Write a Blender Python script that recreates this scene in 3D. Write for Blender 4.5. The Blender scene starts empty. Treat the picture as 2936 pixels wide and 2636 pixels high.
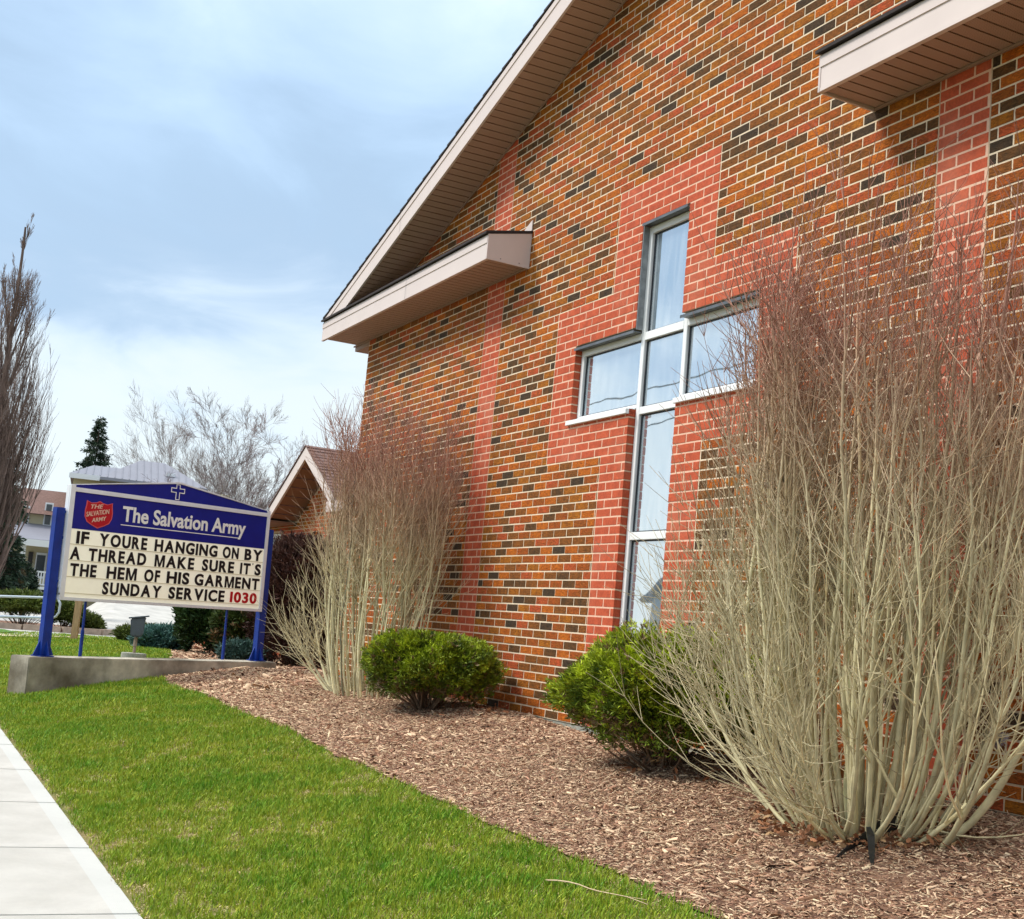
import bpy, bmesh, math, random
import numpy as np
from mathutils import Vector, Matrix
R = math.radians
random.seed(7); rng = np.random.default_rng(7)
sc = bpy.context.scene
col = sc.collection

# ------------------------------------------------------------------ camera
CM = np.array([8.600, -5.145, 0.647])
RR = np.array([[0.44626798, 0.89051481, 0.08847743],
               [-0.07844839, 0.1374169, -0.98740187],
               [-0.89145428, 0.43370493, 0.13118422]])
cam = bpy.data.cameras.new('camera'); cam_o = bpy.data.objects.new('camera', cam); col.objects.link(cam_o)
cam.sensor_fit = 'HORIZONTAL'; cam.sensor_width = 36.0; cam.lens = 36.0*3769.33/2936
cam.clip_start = 0.05; cam.clip_end = 3000
m = Matrix(((RR[0][0], -RR[1][0], -RR[2][0], CM[0]), (RR[0][1], -RR[1][1], -RR[2][1], CM[1]),
            (RR[0][2], -RR[1][2], -RR[2][2], CM[2]), (0, 0, 0, 1)))
cam_o.matrix_world = m
sc.camera = cam_o

# ------------------------------------------------------------------ light
SUN_DIR = Vector((-0.34, -0.62, 0.72)).normalized()       # towards the sun
sun = bpy.data.lights.new('sun', 'SUN'); sun.energy = 1.5; sun.angle = R(14); sun.color = (1.0, 0.94, 0.85)
so = bpy.data.objects.new('sun', sun); col.objects.link(so)
so.rotation_euler = (-SUN_DIR).to_track_quat('-Z', 'Y').to_euler()
world = bpy.data.worlds.new('World'); sc.world = world; world.use_nodes = True
nt = world.node_tree; nt.nodes.clear(); N = nt.nodes.new; L = nt.links.new
out = N('ShaderNodeOutputWorld')
sky = N('ShaderNodeTexSky'); sky.sky_type = 'NISHITA'; sky.sun_disc = False
sky.sun_elevation = math.asin(SUN_DIR.z); sky.sun_rotation = math.atan2(SUN_DIR.x, SUN_DIR.y)
bg1 = N('ShaderNodeBackground'); bg1.inputs[1].default_value = 0.10; L(sky.outputs[0], bg1.inputs[0])
tc = N('ShaderNodeTexCoord'); sep = N('ShaderNodeSeparateXYZ'); L(tc.outputs['Generated'], sep.inputs[0])
def mth(op, a, b=None, nt_=None, clamp=False):
    n = (nt_ or nt).nodes.new('ShaderNodeMath'); n.operation = op; n.use_clamp = clamp
    lk = (nt_ or nt).links.new
    for i, v in enumerate((a, b)):
        if v is None: continue
        if isinstance(v, (int, float)): n.inputs[i].default_value = v
        else: lk(v, n.inputs[i])
    return n.outputs[0]
den = mth('ADD', mth('MAXIMUM', sep.outputs[2], 0.0), 0.22)
cx = mth('DIVIDE', sep.outputs[0], den); cy = mth('DIVIDE', sep.outputs[1], den)
cmb = N('ShaderNodeCombineXYZ'); L(cx, cmb.inputs[0]); L(cy, cmb.inputs[1])
nz = N('ShaderNodeTexNoise'); nz.inputs['Scale'].default_value = 1.15; nz.inputs['Detail'].default_value = 5.0
nz.inputs['Roughness'].default_value = 0.48; nz.inputs['Distortion'].default_value = 0.35
L(cmb.outputs[0], nz.inputs['Vector'])
nz2 = N('ShaderNodeTexNoise'); nz2.inputs['Scale'].default_value = 2.6; nz2.inputs['Detail'].default_value = 8.0
nz2.inputs['Roughness'].default_value = 0.55; nz2.inputs['Distortion'].default_value = 0.5
L(cmb.outputs[0], nz2.inputs['Vector'])
elev = mth('MAXIMUM', sep.outputs[2], 0.0)
wob = mth('MULTIPLY', mth('SUBTRACT', nz.outputs[0], 0.5), 0.36)
wob2 = mth('MULTIPLY', mth('SUBTRACT', nz2.outputs[0], 0.5), 0.36)
ev = mth('ADD', mth('ADD', elev, wob), wob2)
cr = N('ShaderNodeValToRGB'); L(ev, cr.inputs[0])
cr.color_ramp.interpolation = 'B_SPLINE'
pts = [(0.0, (.46, .51, .53)), (0.13, (.47, .52, .545)), (0.19, (.40, .48, .55)), (0.25, (.275, .365, .475)),
       (0.33, (.235, .325, .43)), (0.41, (.30, .41, .54)), (0.50, (.38, .49, .61)), (0.60, (.60, .68, .75)),
       (0.78, (.95, .96, .96)), (1.0, (1.0, 1.0, .98))]
el = cr.color_ramp.elements
el[0].position = pts[0][0]; el[0].color = (*pts[0][1], 1); el[1].position = 1.0; el[1].color = (*pts[-1][1], 1)
for p, c in pts[1:-1]:
    e = el.new(p); e.color = (*c, 1)
bg2 = N('ShaderNodeBackground'); bg2.inputs[1].default_value = 1.0; L(cr.outputs[0], bg2.inputs[0])
mx = N('ShaderNodeMixShader'); mx.inputs[0].default_value = 0.88
L(bg1.outputs[0], mx.inputs[1]); L(bg2.outputs[0], mx.inputs[2]); L(mx.outputs[0], out.inputs[0])

vs = sc.view_settings; vs.view_transform = 'Standard'; vs.look = 'None'; vs.exposure = 0.0; vs.gamma = 1.0
vs.use_curve_mapping = False
EXPOSURE = 0.98
vs.exposure = EXPOSURE
sc.cycles.use_denoising = True
sc.cycles.max_bounces = 6; sc.cycles.diffuse_bounces = 3; sc.cycles.glossy_bounces = 3
sc.cycles.transparent_max_bounces = 8; sc.cycles.caustics_reflective = False; sc.cycles.caustics_refractive = False

# ------------------------------------------------------------------ helpers
def ground(x, y):
    x = np.asarray(x, float); y = np.asarray(y, float)
    zi = np.interp(x, [-60, -28, -20, -15, -9, -5, -1.2, -.3, 1.0, 1.8, 12], [-.42, -.40, -.26, -.20, -.12, -.02, -.015, -.06, -.055, -.02, -.02])
    zs = np.minimum(-.703 + .012*(2.7 - x), -.45)
    ye = -3.835 + .0108*(2.7 - x)
    t = np.clip((y - ye)/(-.5 - ye), 0, 1)
    far = np.clip((-x-60)/60, 0, 1)
    return zs + (zi - zs)*t + far*1.0 - .16*np.clip((-7.3-y)/.15, 0, 1)
def gz(x, y): return float(ground(x, y))
def edge_y(x): return -3.835 + .0108*(2.7 - x)
MX = [-40, -26, -20, -14.6, -10.5, -7.95, -6.85, -4.6, -.2, 2.77, 4.3, 14]
MY = [3.0, 1.8, .75, -.05, -.95, -1.6, -1.76, -1.81, -1.92, -2.06, -2.07, -2.1]
def mulch_y(x): return np.interp(x, MX, MY) + .018*np.sin(np.asarray(x)*2.3) + .012*np.sin(np.asarray(x)*7.1+1)
def bear(px, D):
    """ground position D metres from the camera in the direction of column px"""
    py = 1650+.0885*(px+420)
    d = RR.T @ np.array([(px-1468)/3769.33, (py-1318)/3769.33, 1.0]); h = math.hypot(d[0], d[1])
    return CM[0]+d[0]*D/h, CM[1]+d[1]*D/h
def tag(o, label=None, cat=None, group=None, kind=None):
    if label: o['label'] = label
    if cat: o['category'] = cat
    if group: o['group'] = group
    if kind: o['kind'] = kind
    return o
def empty(name, loc=(0, 0, 0), rz=0, label=None, cat=None, group=None):
    o = bpy.data.objects.new(name, None); col.objects.link(o); o.location = loc; o.rotation_euler = (0, 0, rz)
    o.empty_display_size = .1
    return tag(o, label, cat, group)
def link(name, me, parent=None, loc=None, kind=None):
    o = bpy.data.objects.new(name, me); col.objects.link(o)
    if parent is not None: o.parent = parent
    if loc is not None: o.location = loc
    if kind: o['kind'] = kind
    return o
def mesh(name, V, F, mats=(), smooth=False, mi=None, colr=None):
    """V (n,3) floats; F list of tuples or an (k,m) array; colr per-vertex rgb"""
    me = bpy.data.meshes.new(name)
    if isinstance(F, np.ndarray):
        V = np.asarray(V, np.float32); k, mm = F.shape
        me.vertices.add(len(V)); me.vertices.foreach_set('co', V.ravel())
        me.loops.add(k*mm); me.loops.foreach_set('vertex_index', F.astype(np.int32).ravel())
        me.polygons.add(k); me.polygons.foreach_set('loop_start', np.arange(0, k*mm, mm, dtype=np.int32))
        me.update(calc_edges=True)
    else:
        me.from_pydata([tuple(map(float, v)) for v in V], [], F)
        me.update()
    for mt in mats: me.materials.append(mt)
    if mi is not None: me.polygons.foreach_set('material_index', np.asarray(mi, np.int32))
    if smooth: me.polygons.foreach_set('use_smooth', np.ones(len(me.polygons), bool))
    if colr is not None:
        a = me.color_attributes.new('tint', 'FLOAT_COLOR', 'POINT')
        c4 = np.ones((len(V), 4), np.float32); c4[:, :3] = colr; a.data.foreach_set('color', c4.ravel())
    return me
class MB:
    def __init__(s): s.v = []; s.f = []; s.m = []
    def add(s, V, F, mi=0):
        b = len(s.v); s.v += [tuple(p) for p in V]; s.f += [tuple(i+b for i in f) for f in F]; s.m += [mi]*len(F); return s
    def box(s, x0, x1, y0, y1, z0, z1, mi=0, M=None):
        V = [(x0, y0, z0), (x1, y0, z0), (x1, y1, z0), (x0, y1, z0), (x0, y0, z1), (x1, y0, z1), (x1, y1, z1), (x0, y1, z1)]
        if M is not None: V = [M @ Vector(p) for p in V]
        return s.add(V, [(0, 3, 2, 1), (4, 5, 6, 7), (0, 1, 5, 4), (1, 2, 6, 5), (2, 3, 7, 6), (3, 0, 4, 7)], mi)
    def prism(s, poly, a, b, axis=1, mi=0):
        """poly in the two other axes, extruded from a to b along axis"""
        n = len(poly); V = []
        for w in (a, b):
            for p in poly:
                V.append((p[0], w, p[1]) if axis == 1 else ((w, p[0], p[1]) if axis == 0 else (p[0], p[1], w)))
        F = [tuple(range(n)), tuple(range(2*n-1, n-1, -1))]+[(i, i+n, (i+1) % n+n, (i+1) % n) for i in range(n)]
        return s.add(V, F, mi)
    def cyl(s, p0, p1, r0, r1=None, n=12, mi=0):
        r1 = r0 if r1 is None else r1
        p0 = Vector(p0); p1 = Vector(p1); d = (p1-p0).normalized()
        u = d.orthogonal().normalized(); w = d.cross(u); V = []
        for p, r in ((p0, r0), (p1, r1)):
            for i in range(n):
                a = 2*math.pi*i/n; V.append(p+u*(math.cos(a)*r)+w*(math.sin(a)*r))
        return s.add(V, [tuple(range(n-1, -1, -1)), tuple(range(n, 2*n))]+[(i, (i+1) % n, (i+1) % n+n, i+n) for i in range(n)], mi)
    def build(s, name, mats, parent=None, bevel=0, smooth=False, kind=None, loc=None):
        me = mesh(name, s.v, s.f, mats if isinstance(mats, (list, tuple)) else [mats], mi=s.m)
        bm = bmesh.new(); bm.from_mesh(me); bmesh.ops.recalc_face_normals(bm, faces=bm.faces)
        if bevel: bmesh.ops.bevel(bm, geom=list(bm.edges), offset=bevel, segments=2, affect='EDGES', clamp_overlap=True)
        bm.to_mesh(me); bm.free()
        if smooth: me.polygons.foreach_set('use_smooth', np.ones(len(me.polygons), bool))
        return link(name, me, parent, loc, kind)

# ------------------------------------------------------------------ materials
def mat(name, color=(.5, .5, .5), rough=.7, metal=0, spec=.4, var=0, vscale=8, bump=0, bscale=60, attr=False, stretch=None,
        color2=None, cscale=2.0, world=True, detail=5.0, sheen=0, trans=0):
    m_ = bpy.data.materials.new(name); m_.use_nodes = True; t = m_.node_tree; b = t.nodes['Principled BSDF']
    N_ = t.nodes.new; K = t.links.new
    b.inputs['Roughness'].default_value = rough; b.inputs['Metallic'].default_value = metal
    b.inputs['Specular IOR Level'].default_value = spec; b.inputs['Base Color'].default_value = (*color, 1)
    pos = None
    if world:
        g = N_('ShaderNodeNewGeometry'); pos = g.outputs['Position']
    else:
        g = N_('ShaderNodeTexCoord'); pos = g.outputs['Object']
    if stretch:
        mp = N_('ShaderNodeMapping'); mp.inputs['Scale'].default_value = stretch; K(pos, mp.inputs['Vector']); pos = mp.outputs[0]
    src = None
    if attr:
        a = N_('ShaderNodeAttribute'); a.attribute_name = 'tint'; src = a.outputs['Color']
    if color2:
        n = N_('ShaderNodeTexNoise'); n.inputs['Scale'].default_value = cscale; n.inputs['Detail'].default_value = detail; K(pos, n.inputs['Vector'])
        r = N_('ShaderNodeMapRange'); r.inputs[1].default_value = .38; r.inputs[2].default_value = .62; K(n.outputs[0], r.inputs[0])
        x = N_('ShaderNodeMix'); x.data_type = 'RGBA'; x.inputs[6].default_value = (*color, 1); x.inputs[7].default_value = (*color2, 1)
        if src is not None: K(src, x.inputs[6])
        K(r.outputs[0], x.inputs[0]); src = x.outputs[2]
    if var:
        n = N_('ShaderNodeTexNoise'); n.inputs['Scale'].default_value = vscale; n.inputs['Detail'].default_value = detail; n.inputs['Roughness'].default_value = .6; K(pos, n.inputs['Vector'])
        r = N_('ShaderNodeMapRange'); r.inputs[1].default_value = .3; r.inputs[2].default_value = .7
        r.inputs[3].default_value = 1-var; r.inputs[4].default_value = 1+var; K(n.outputs[0], r.inputs[0])
        x = N_('ShaderNodeVectorMath'); x.operation = 'SCALE'
        if src is None: x.inputs[0].default_value = color
        else: K(src, x.inputs[0])
        K(r.outputs[0], x.inputs['Scale']); src = x.outputs[0]
    if src is not None: K(src, b.inputs['Base Color'])
    if bump:
        n = N_('ShaderNodeTexNoise'); n.inputs['Scale'].default_value = bscale; n.inputs['Detail'].default_value = 4; K(pos, n.inputs['Vector'])
        bp = N_('ShaderNodeBump'); bp.inputs['Strength'].default_value = 1; bp.inputs['Distance'].default_value = bump
        K(n.outputs[0], bp.inputs['Height']); K(bp.outputs[0], b.inputs['Normal'])
    return m_
def brick_mat(name, c, c2, rug=True, amt=.42):
    m_ = bpy.data.materials.new(name); m_.use_nodes = True; t = m_.node_tree; b = t.nodes['Principled BSDF']
    N_ = t.nodes.new; K = t.links.new
    b.inputs['Roughness'].default_value = .85; b.inputs['Specular IOR Level'].default_value = .25
    g = N_('ShaderNodeNewGeometry')
    # one slow noise so that each brick leans to its own tone, one fine for the face
    n0 = N_('ShaderNodeTexNoise'); n0.inputs['Scale'].default_value = 13.0; n0.inputs['Detail'].default_value = 3; K(g.outputs['Position'], n0.inputs['Vector'])
    mr = N_('ShaderNodeMapRange'); mr.inputs[1].default_value = .36; mr.inputs[2].default_value = .64; K(n0.outputs[0], mr.inputs[0])
    x = N_('ShaderNodeMix'); x.data_type = 'RGBA'; x.inputs[6].default_value = (*c, 1); x.inputs[7].default_value = (*c2, 1); K(mr.outputs[0], x.inputs[0])
    mp = N_('ShaderNodeMapping'); mp.inputs['Scale'].default_value = (34, 34, 95) if rug else (60, 60, 60); K(g.outputs['Position'], mp.inputs['Vector'])
    n1 = N_('ShaderNodeTexNoise'); n1.inputs['Scale'].default_value = 1; n1.inputs['Detail'].default_value = 4; n1.inputs['Roughness'].default_value = .6
    n1.inputs['Distortion'].default_value = 1.1 if rug else .2
    K(mp.outputs[0], n1.inputs['Vector'])
    r2 = N_('ShaderNodeMapRange'); r2.inputs[1].default_value = .34; r2.inputs[2].default_value = .66
    r2.inputs[3].default_value = 1-amt; r2.inputs[4].default_value = 1+amt; K(n1.outputs[0], r2.inputs[0])
    s = N_('ShaderNodeVectorMath'); s.operation = 'SCALE'; K(x.outputs[2], s.inputs[0]); K(r2.outputs[0], s.inputs['Scale'])
    # pale bloom where salts have dried out
    n3 = N_('ShaderNodeTexNoise'); n3.inputs['Scale'].default_value = 1.7; n3.inputs['Detail'].default_value = 5; K(g.outputs['Position'], n3.inputs['Vector'])
    r3 = N_('ShaderNodeMapRange'); r3.inputs[1].default_value = .52; r3.inputs[2].default_value = .75; r3.inputs[3].default_value = 0; r3.inputs[4].default_value = .32; K(n3.outputs[0], r3.inputs[0])
    x2 = N_('ShaderNodeMix'); x2.data_type = 'RGBA'; K(s.outputs[0], x2.inputs[6]); x2.inputs[7].default_value = (.62, .30, .20, 1); K(r3.outputs[0], x2.inputs[0])
    K((x2.outputs[2] if not rug else s.outputs[0]), b.inputs['Base Color'])
    bp = N_('ShaderNodeBump'); bp.inputs['Distance'].default_value = .009 if rug else .0015; bp.inputs['Strength'].default_value = 1
    K(n1.outputs[0], bp.inputs['Height']); K(bp.outputs[0], b.inputs['Normal'])
    return m_
BROWN = [brick_mat('brick_orange', (.50, .135, .012), (.40, .095, .010)), brick_mat('brick_ochre', (.40, .135, .010), (.29, .090, .010)),
         brick_mat('brick_red', (.46, .080, .024), (.36, .085, .018)), brick_mat('brick_brown', (.19, .070, .015), (.26, .085, .014)),
         brick_mat('brick_dark', (.090, .045, .016), (.14, .058, .016)), brick_mat('brick_charcoal', (.050, .033, .020), (.075, .042, .020)),
         brick_mat('brick_rust', (.36, .080, .012), (.28, .080, .012))]
BW = [.20, .15, .13, .17, .11, .05, .19]
REDM = brick_mat('brick_smooth_red', (.55, .105, .045), (.43, .080, .036), rug=False, amt=.14)
BM = BROWN+[REDM]
M = dict(
    mortar=mat('mortar', (.80, .66, .48), .95, var=.12, vscale=25, bump=.002, bscale=120),
    mortar_red=mat('mortar_red', (.78, .50, .36), .95, var=.12, vscale=25),
    mortar_wing=mat('mortar_wing', (.60, .44, .30), .95, var=.1, vscale=25),
    fascia=mat('fascia_metal', (.70, .60, .56), .45, var=.03, vscale=3),
    fascia_end=mat('fascia_end_metal', (.64, .55, .52), .5, var=.03, vscale=3),
    white=mat('white_frame', (.86, .88, .88), .35, var=.02, vscale=5),
    shingle=mat('shingle_dark', (.035, .028, .028), .9, var=.25, vscale=20, bump=.002, bscale=150),
    shingle_brown=mat('shingle_brown', (.17, .10, .085), .9, var=.3, vscale=9, bump=.003, bscale=90),
    steel=mat('galvanised_steel', (.15, .16, .17), .45, metal=.6, var=.25, vscale=12),
    galv=mat('galvanised_strip', (.27, .29, .30), .5, metal=.4, var=.3, vscale=14),
    gasket=mat('black_gasket', (.02, .022, .03), .5),
    concrete=mat('sign_concrete', (.36, .33, .27), .9, var=.22, vscale=3.2, bump=.003, bscale=45),
    foundation=mat('foundation_concrete', (.34, .34, .29), .95, var=.25, vscale=9, bump=.004, bscale=60),
    blue=mat('blue_paint', (.004, .012, .24), .38, var=.12, vscale=5),
    bluepost=mat('blue_post_paint', (.005, .035, .26), .42, var=.2, vscale=7),
    white_sign=mat('sign_frame_white', (.80, .82, .86), .42, var=.06, vscale=4),
    letter=mat('black_letter', (.006, .005, .009), .45),
    redletter=mat('red_letter', (.55, .006, .014), .45),
    shield=mat('shield_red', (.50, .008, .022), .4),
    shieldrim=mat('shield_rim', (.75, .12, .12), .4),
    signwhite=mat('sign_lettering', (.92, .93, .90), .4),
    creamtxt=mat('shield_lettering', (.80, .58, .45), .4),
    bark=mat('shrub_bark', attr=True, rough=.85, var=.22, vscale=14),
    barktree=mat('tree_bark', attr=True, rough=.9, var=.2, vscale=3),
    leaf=mat('foliage', attr=True, rough=.55, spec=.3, var=.2, vscale=9),
    grass=mat('grass_blades', attr=True, rough=.5, spec=.3),
    chip=mat('mulch_chip', attr=True, rough=.85),
    deadleaf=mat('dead_leaf', attr=True, rough=.8),
    wood=mat('post_wood', (.42, .28, .15), .85, var=.25, vscale=6, stretch=(6, 6, 1)),
    timber=mat('edging_timber', (.34, .26, .20), .9, var=.3, vscale=4),
    lamp=mat('lamp_grey_paint', (.075, .095, .115), .45, var=.15, vscale=10),
    glassdark=mat('dark_glass', (.03, .04, .05), .12, spec=.8),
    rail=mat('rail_paint', (.52, .60, .68), .4),
    roofmetal=mat('metal_roof', (.22, .225, .27), .45, var=.06, vscale=1),
    siding=mat('yellow_siding', (.52, .46, .30), .7, var=.06, vscale=1),
    housewhite=mat('house_white', (.72, .74, .77), .6),
    dark=mat('dark_opening', (.03, .028, .03), .6),
    plastic=mat('black_plastic', (.02, .022, .024), .35, var=.3, vscale=20),
)
SOFF = None
def soffit_mat():
    m_ = bpy.data.materials.new('soffit_perforated'); m_.use_nodes = True; t = m_.node_tree; b = t.nodes['Principled BSDF']
    N_ = t.nodes.new; K = t.links.new
    b.inputs['Roughness'].default_value = .6
    g = N_('ShaderNodeTexCoord'); mp = N_('ShaderNodeMapping'); mp.inputs['Scale'].default_value = (1/.0105, 1/.0125, 0); K(g.outputs['Object'], mp.inputs['Vector'])
    v = N_('ShaderNodeTexVoronoi'); v.inputs['Scale'].default_value = 1; v.inputs['Randomness'].default_value = .08; K(mp.outputs[0], v.inputs['Vector'])
    r = N_('ShaderNodeMapRange'); r.inputs[1].default_value = .20; r.inputs[2].default_value = .30; K(v.outputs['Distance'], r.inputs[0])
    x = N_('ShaderNodeMix'); x.data_type = 'RGBA'; x.inputs[6].default_value = (.12, .065, .05, 1); x.inputs[7].default_value = (.50, .345, .275, 1)
    K(r.outputs[0], x.inputs[0]); K(x.outputs[2], b.inputs['Base Color'])
    return m_
M['soffit'] = soffit_mat()
M['soffit_plain'] = mat('soffit_plain', (.36, .24, .19), .6, var=.04, vscale=3)
M['soffit_wing'] = mat('soffit_wing', (.30, .16, .10), .7, var=.06, vscale=3)

# glass: a clear pane with a strong sky mirror at this grazing angle
def glass_mat():
    m_ = bpy.data.materials.new('window_glass'); m_.use_nodes = True; t = m_.node_tree; t.nodes.clear()
    N_ = t.nodes.new; K = t.links.new
    o = N_('ShaderNodeOutputMaterial'); gl = N_('ShaderNodeBsdfGlossy'); gl.inputs['Roughness'].default_value = .015
    gl.inputs['Color'].default_value = (.93, .97, 1, 1)
    tr = N_('ShaderNodeBsdfTransparent'); tr.inputs[0].default_value = (.80, .88, .93, 1)
    f = N_('ShaderNodeFresnel'); f.inputs[0].default_value = 2.1
    n = N_('ShaderNodeTexNoise'); n.inputs['Scale'].default_value = 1.6; n.inputs['Detail'].default_value = 2
    g = N_('ShaderNodeNewGeometry'); K(g.outputs['Position'], n.inputs['Vector'])
    bp = N_('ShaderNodeBump'); bp.inputs['Distance'].default_value = .0012; K(n.outputs[0], bp.inputs['Height']); K(bp.outputs[0], gl.inputs['Normal'])
    ad = mth('ADD', f.outputs[0], .46, t, clamp=True)
    # milky pale blue film with streaks, mixed into the pane
    df = N_('ShaderNodeBsdfDiffuse'); mp = N_('ShaderNodeMapping'); mp.inputs['Scale'].default_value = (9, 1, 1.3); K(g.outputs['Position'], mp.inputs[0])
    n2 = N_('ShaderNodeTexNoise'); n2.inputs['Scale'].default_value = 1.5; n2.inputs['Detail'].default_value = 5; n2.inputs['Distortion'].default_value = .8; K(mp.outputs[0], n2.inputs['Vector'])
    cr_ = N_('ShaderNodeMix'); cr_.data_type = 'RGBA'; cr_.inputs[6].default_value = (.34, .50, .62, 1); cr_.inputs[7].default_value = (.78, .88, .94, 1)
    mr_ = N_('ShaderNodeMapRange'); mr_.inputs[1].default_value = .35; mr_.inputs[2].default_value = .68; K(n2.outputs[0], mr_.inputs[0]); K(mr_.outputs[0], cr_.inputs[0]); K(cr_.outputs[2], df.inputs[0])
    x0 = N_('ShaderNodeMixShader'); x0.inputs[0].default_value = .50; K(tr.outputs[0], x0.inputs[1]); K(df.outputs[0], x0.inputs[2])
    x = N_('ShaderNodeMixShader'); K(ad, x.inputs[0]); K(x0.outputs[0], x.inputs[1]); K(gl.outputs[0], x.inputs[2]); K(x.outputs[0], o.inputs[0])
    return m_
M['glass'] = glass_mat()
M['curtain'] = mat('curtain_cloth', (.60, .70, .78), .8, var=.25, vscale=5, stretch=(7, 1, 1), color2=(.82, .88, .92), cscale=1.6)

# ------------------------------------------------------------------ ground, pavement, driveway
def sheet(name, xs, ylo, yhi, ny, off, material, label=None, amp=0, kind='structure', **kw):
    """draped strip between two curves"""
    xs = np.asarray(xs, float); V = []
    for x in xs:
        a, b = float(ylo(x)), float(yhi(x))
        for j in range(ny+1):
            y = a+(b-a)*j/ny; V.append((x, y, gz(x, y)+off+(amp*random.uniform(-1, 1) if 0 < j < ny else 0)))
    F = [(i*(ny+1)+j, (i+1)*(ny+1)+j, (i+1)*(ny+1)+j+1, i*(ny+1)+j+1) for i in range(len(xs)-1) for j in range(ny)]
    me = mesh(name, V, F, [material], smooth=True)
    return tag(link(name, me), label, kind=kind)
soil = mat('lawn_soil', (.13, .14, .03), .95, color2=(.22, .17, .07), cscale=3.5, var=.3, vscale=25)
gx = np.concatenate([np.linspace(-900, -70, 22), np.linspace(-60, -12, 49), np.linspace(-11.5, 12, 60), np.linspace(20, 300, 8)])
gy = np.concatenate([np.linspace(-500, -20, 14), np.linspace(-12, -5.6, 8), np.linspace(-4.2, 3, 60), np.linspace(4, 30, 14), np.linspace(60, 600, 12)])
GX, GY = np.meshgrid(gx, gy, indexing='ij'); GZ = ground(GX, GY)
V = np.stack([GX, GY, GZ], -1).reshape(-1, 3); ny = len(gy)
I = np.arange((len(gx)-1)*ny).reshape(len(gx)-1, ny)[:, :-1].ravel()
F = np.stack([I, I+ny, I+ny+1, I+1], 1)
tag(link('ground', mesh('ground', V, F, [soil], smooth=True)), kind='structure')
mulchm = mat('mulch_base', (.14, .07, .045), .95, color2=(.28, .16, .10), cscale=14, var=.5, vscale=60, bump=.012, bscale=70)
sheet('mulch_bed', np.concatenate([np.linspace(-40, -9, 40), np.linspace(-8.7, 10, 160)]), lambda x: mulch_y(x),
      lambda x: (-.02 if x > -6.19 else 2.38), 14, .012, mulchm, amp=.006)
# pavement slabs
def slab_mat():
    m_ = mat('pavement_concrete', (.53, .52, .485), .9, color2=(.46, .45, .415), cscale=2.2, var=.07, vscale=9, bump=.0015, bscale=200, world=False)
    t = m_.node_tree; b = t.nodes['Principled BSDF']; N_ = t.nodes.new; K = t.links.new
    src = b.inputs['Base Color'].links[0].from_socket
    g = N_('ShaderNodeTexCoord'); s = N_('ShaderNodeSeparateXYZ'); K(g.outputs['Object'], s.inputs[0])
    ax = mth('ABSOLUTE', s.outputs[0], None, t); ay = mth('ABSOLUTE', s.outputs[1], None, t)
    e = mth('GREATER_THAN', ay, .75-.115, t)
    x = N_('ShaderNodeMix'); x.data_type = 'RGBA'; K(e, x.inputs[0]); K(src, x.inputs[6]); x.inputs[7].default_value = (.57, .60, .59, 1)
    sc2 = N_('ShaderNodeMath'); sc2.operation = 'MULTIPLY'; sc2.inputs[1].default_value = .5; K(e, sc2.inputs[0]); K(sc2.outputs[0], x.inputs[0])
    K(x.outputs[2], b.inputs['Base Color'])
    return m_
SL = slab_mat()
pav = tag(empty('pavement'), kind='structure')
slabme = None
x0 = 1.17+1.45*5
while x0 > -24:
    xa, xb = x0-1.45+.0045, x0-.0045; xc = (xa+xb)/2; w = (xb-xa)/2
    if slabme is None:
        mb = MB(); mb.box(-w, w, -.75, .75, -.12, 0)
        o = mb.build('slab', SL, pav, bevel=.005); slabme = o.data
    else: o = link('slab', slabme, pav)
    o.location = (xc, edge_y(xc)-.75, -.703+.012*(2.7-xc)+.006); o.rotation_euler = (0, math.atan(.012), -math.atan(.0108))
    x0 -= 1.45
roadm = mat('road_asphalt', (.055, .055, .058), .9, var=.2, vscale=30)
conc = mat('driveway_concrete', (.46, .45, .42), .9, var=.16, vscale=.8, stretch=(.5, 2.5, 1))
sheet('road', np.linspace(-58, 40, 50), lambda x: -16, lambda x: -7.5, 6, .008, roadm)
def poly(name, pts_, off, material):
    V = [(x, y, gz(x, y)+off) for x, y in pts_]
    return tag(link(name, mesh(name, V, [tuple(range(len(V)))], [material])), kind='structure')

# ------------------------------------------------------------------ the brick hall
C_ = .07; AU = .2171
XL, XR, XM = -6.18, 6.84, .33
def rake(x): return 6.315-.325*abs(x-XM)                 # underside of the gable roof
hall = empty('brick_hall', (XM, 0, 0), 0, 'large gabled red and brown brick hall with a tall cross shaped window', 'building')
def put(o): # keep world coordinates under an empty
    o.location = Vector(o.location)-Vector((XM, 0, 0)); return o
OPEN = [(-.942, 1.585, 2.45, 3.08), (0, .645, .35, 3.92)]
def is_open(x, z): return any(a < x < b and c < z < d for a, b, c, d in OPEN)
def colour_zone(z):
    """intervals (x0, x1, is_red) along a course"""
    reds = [(-2.84, -2.46), (3.164, 3.547)]
    if 2.10 < z < 3.43: reds.append((-1.30, 1.95))
    elif z < 4.27: reds.append((-.385, 1.01))
    reds.sort(); cuts = []; x = XL
    for a, b in reds:
        cuts += [(x, a, False), (a, b, True)]; x = b
    return cuts+[(x, XR, False)]
def brick_shape(w, h, d0, d1, ch=.0016):
    """a brick front (x 0..w, z 0..h), front at y=-d0, back at y=d1, arris chamfered"""
    V = []
    for (i, yy) in ((0, d1), (0, -d0+ch), (ch, -d0)):
        V += [(i, yy, i), (w-i, yy, i), (w-i, yy, h-i), (i, yy, h-i)]
    Fq = [(8, 9, 10, 11)]
    for k in (0, 4):
        for i in range(4):
            j = (i+1) % 4; Fq.append((k+i, k+j, k+4+j, k+4+i))
    return V, Fq
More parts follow.
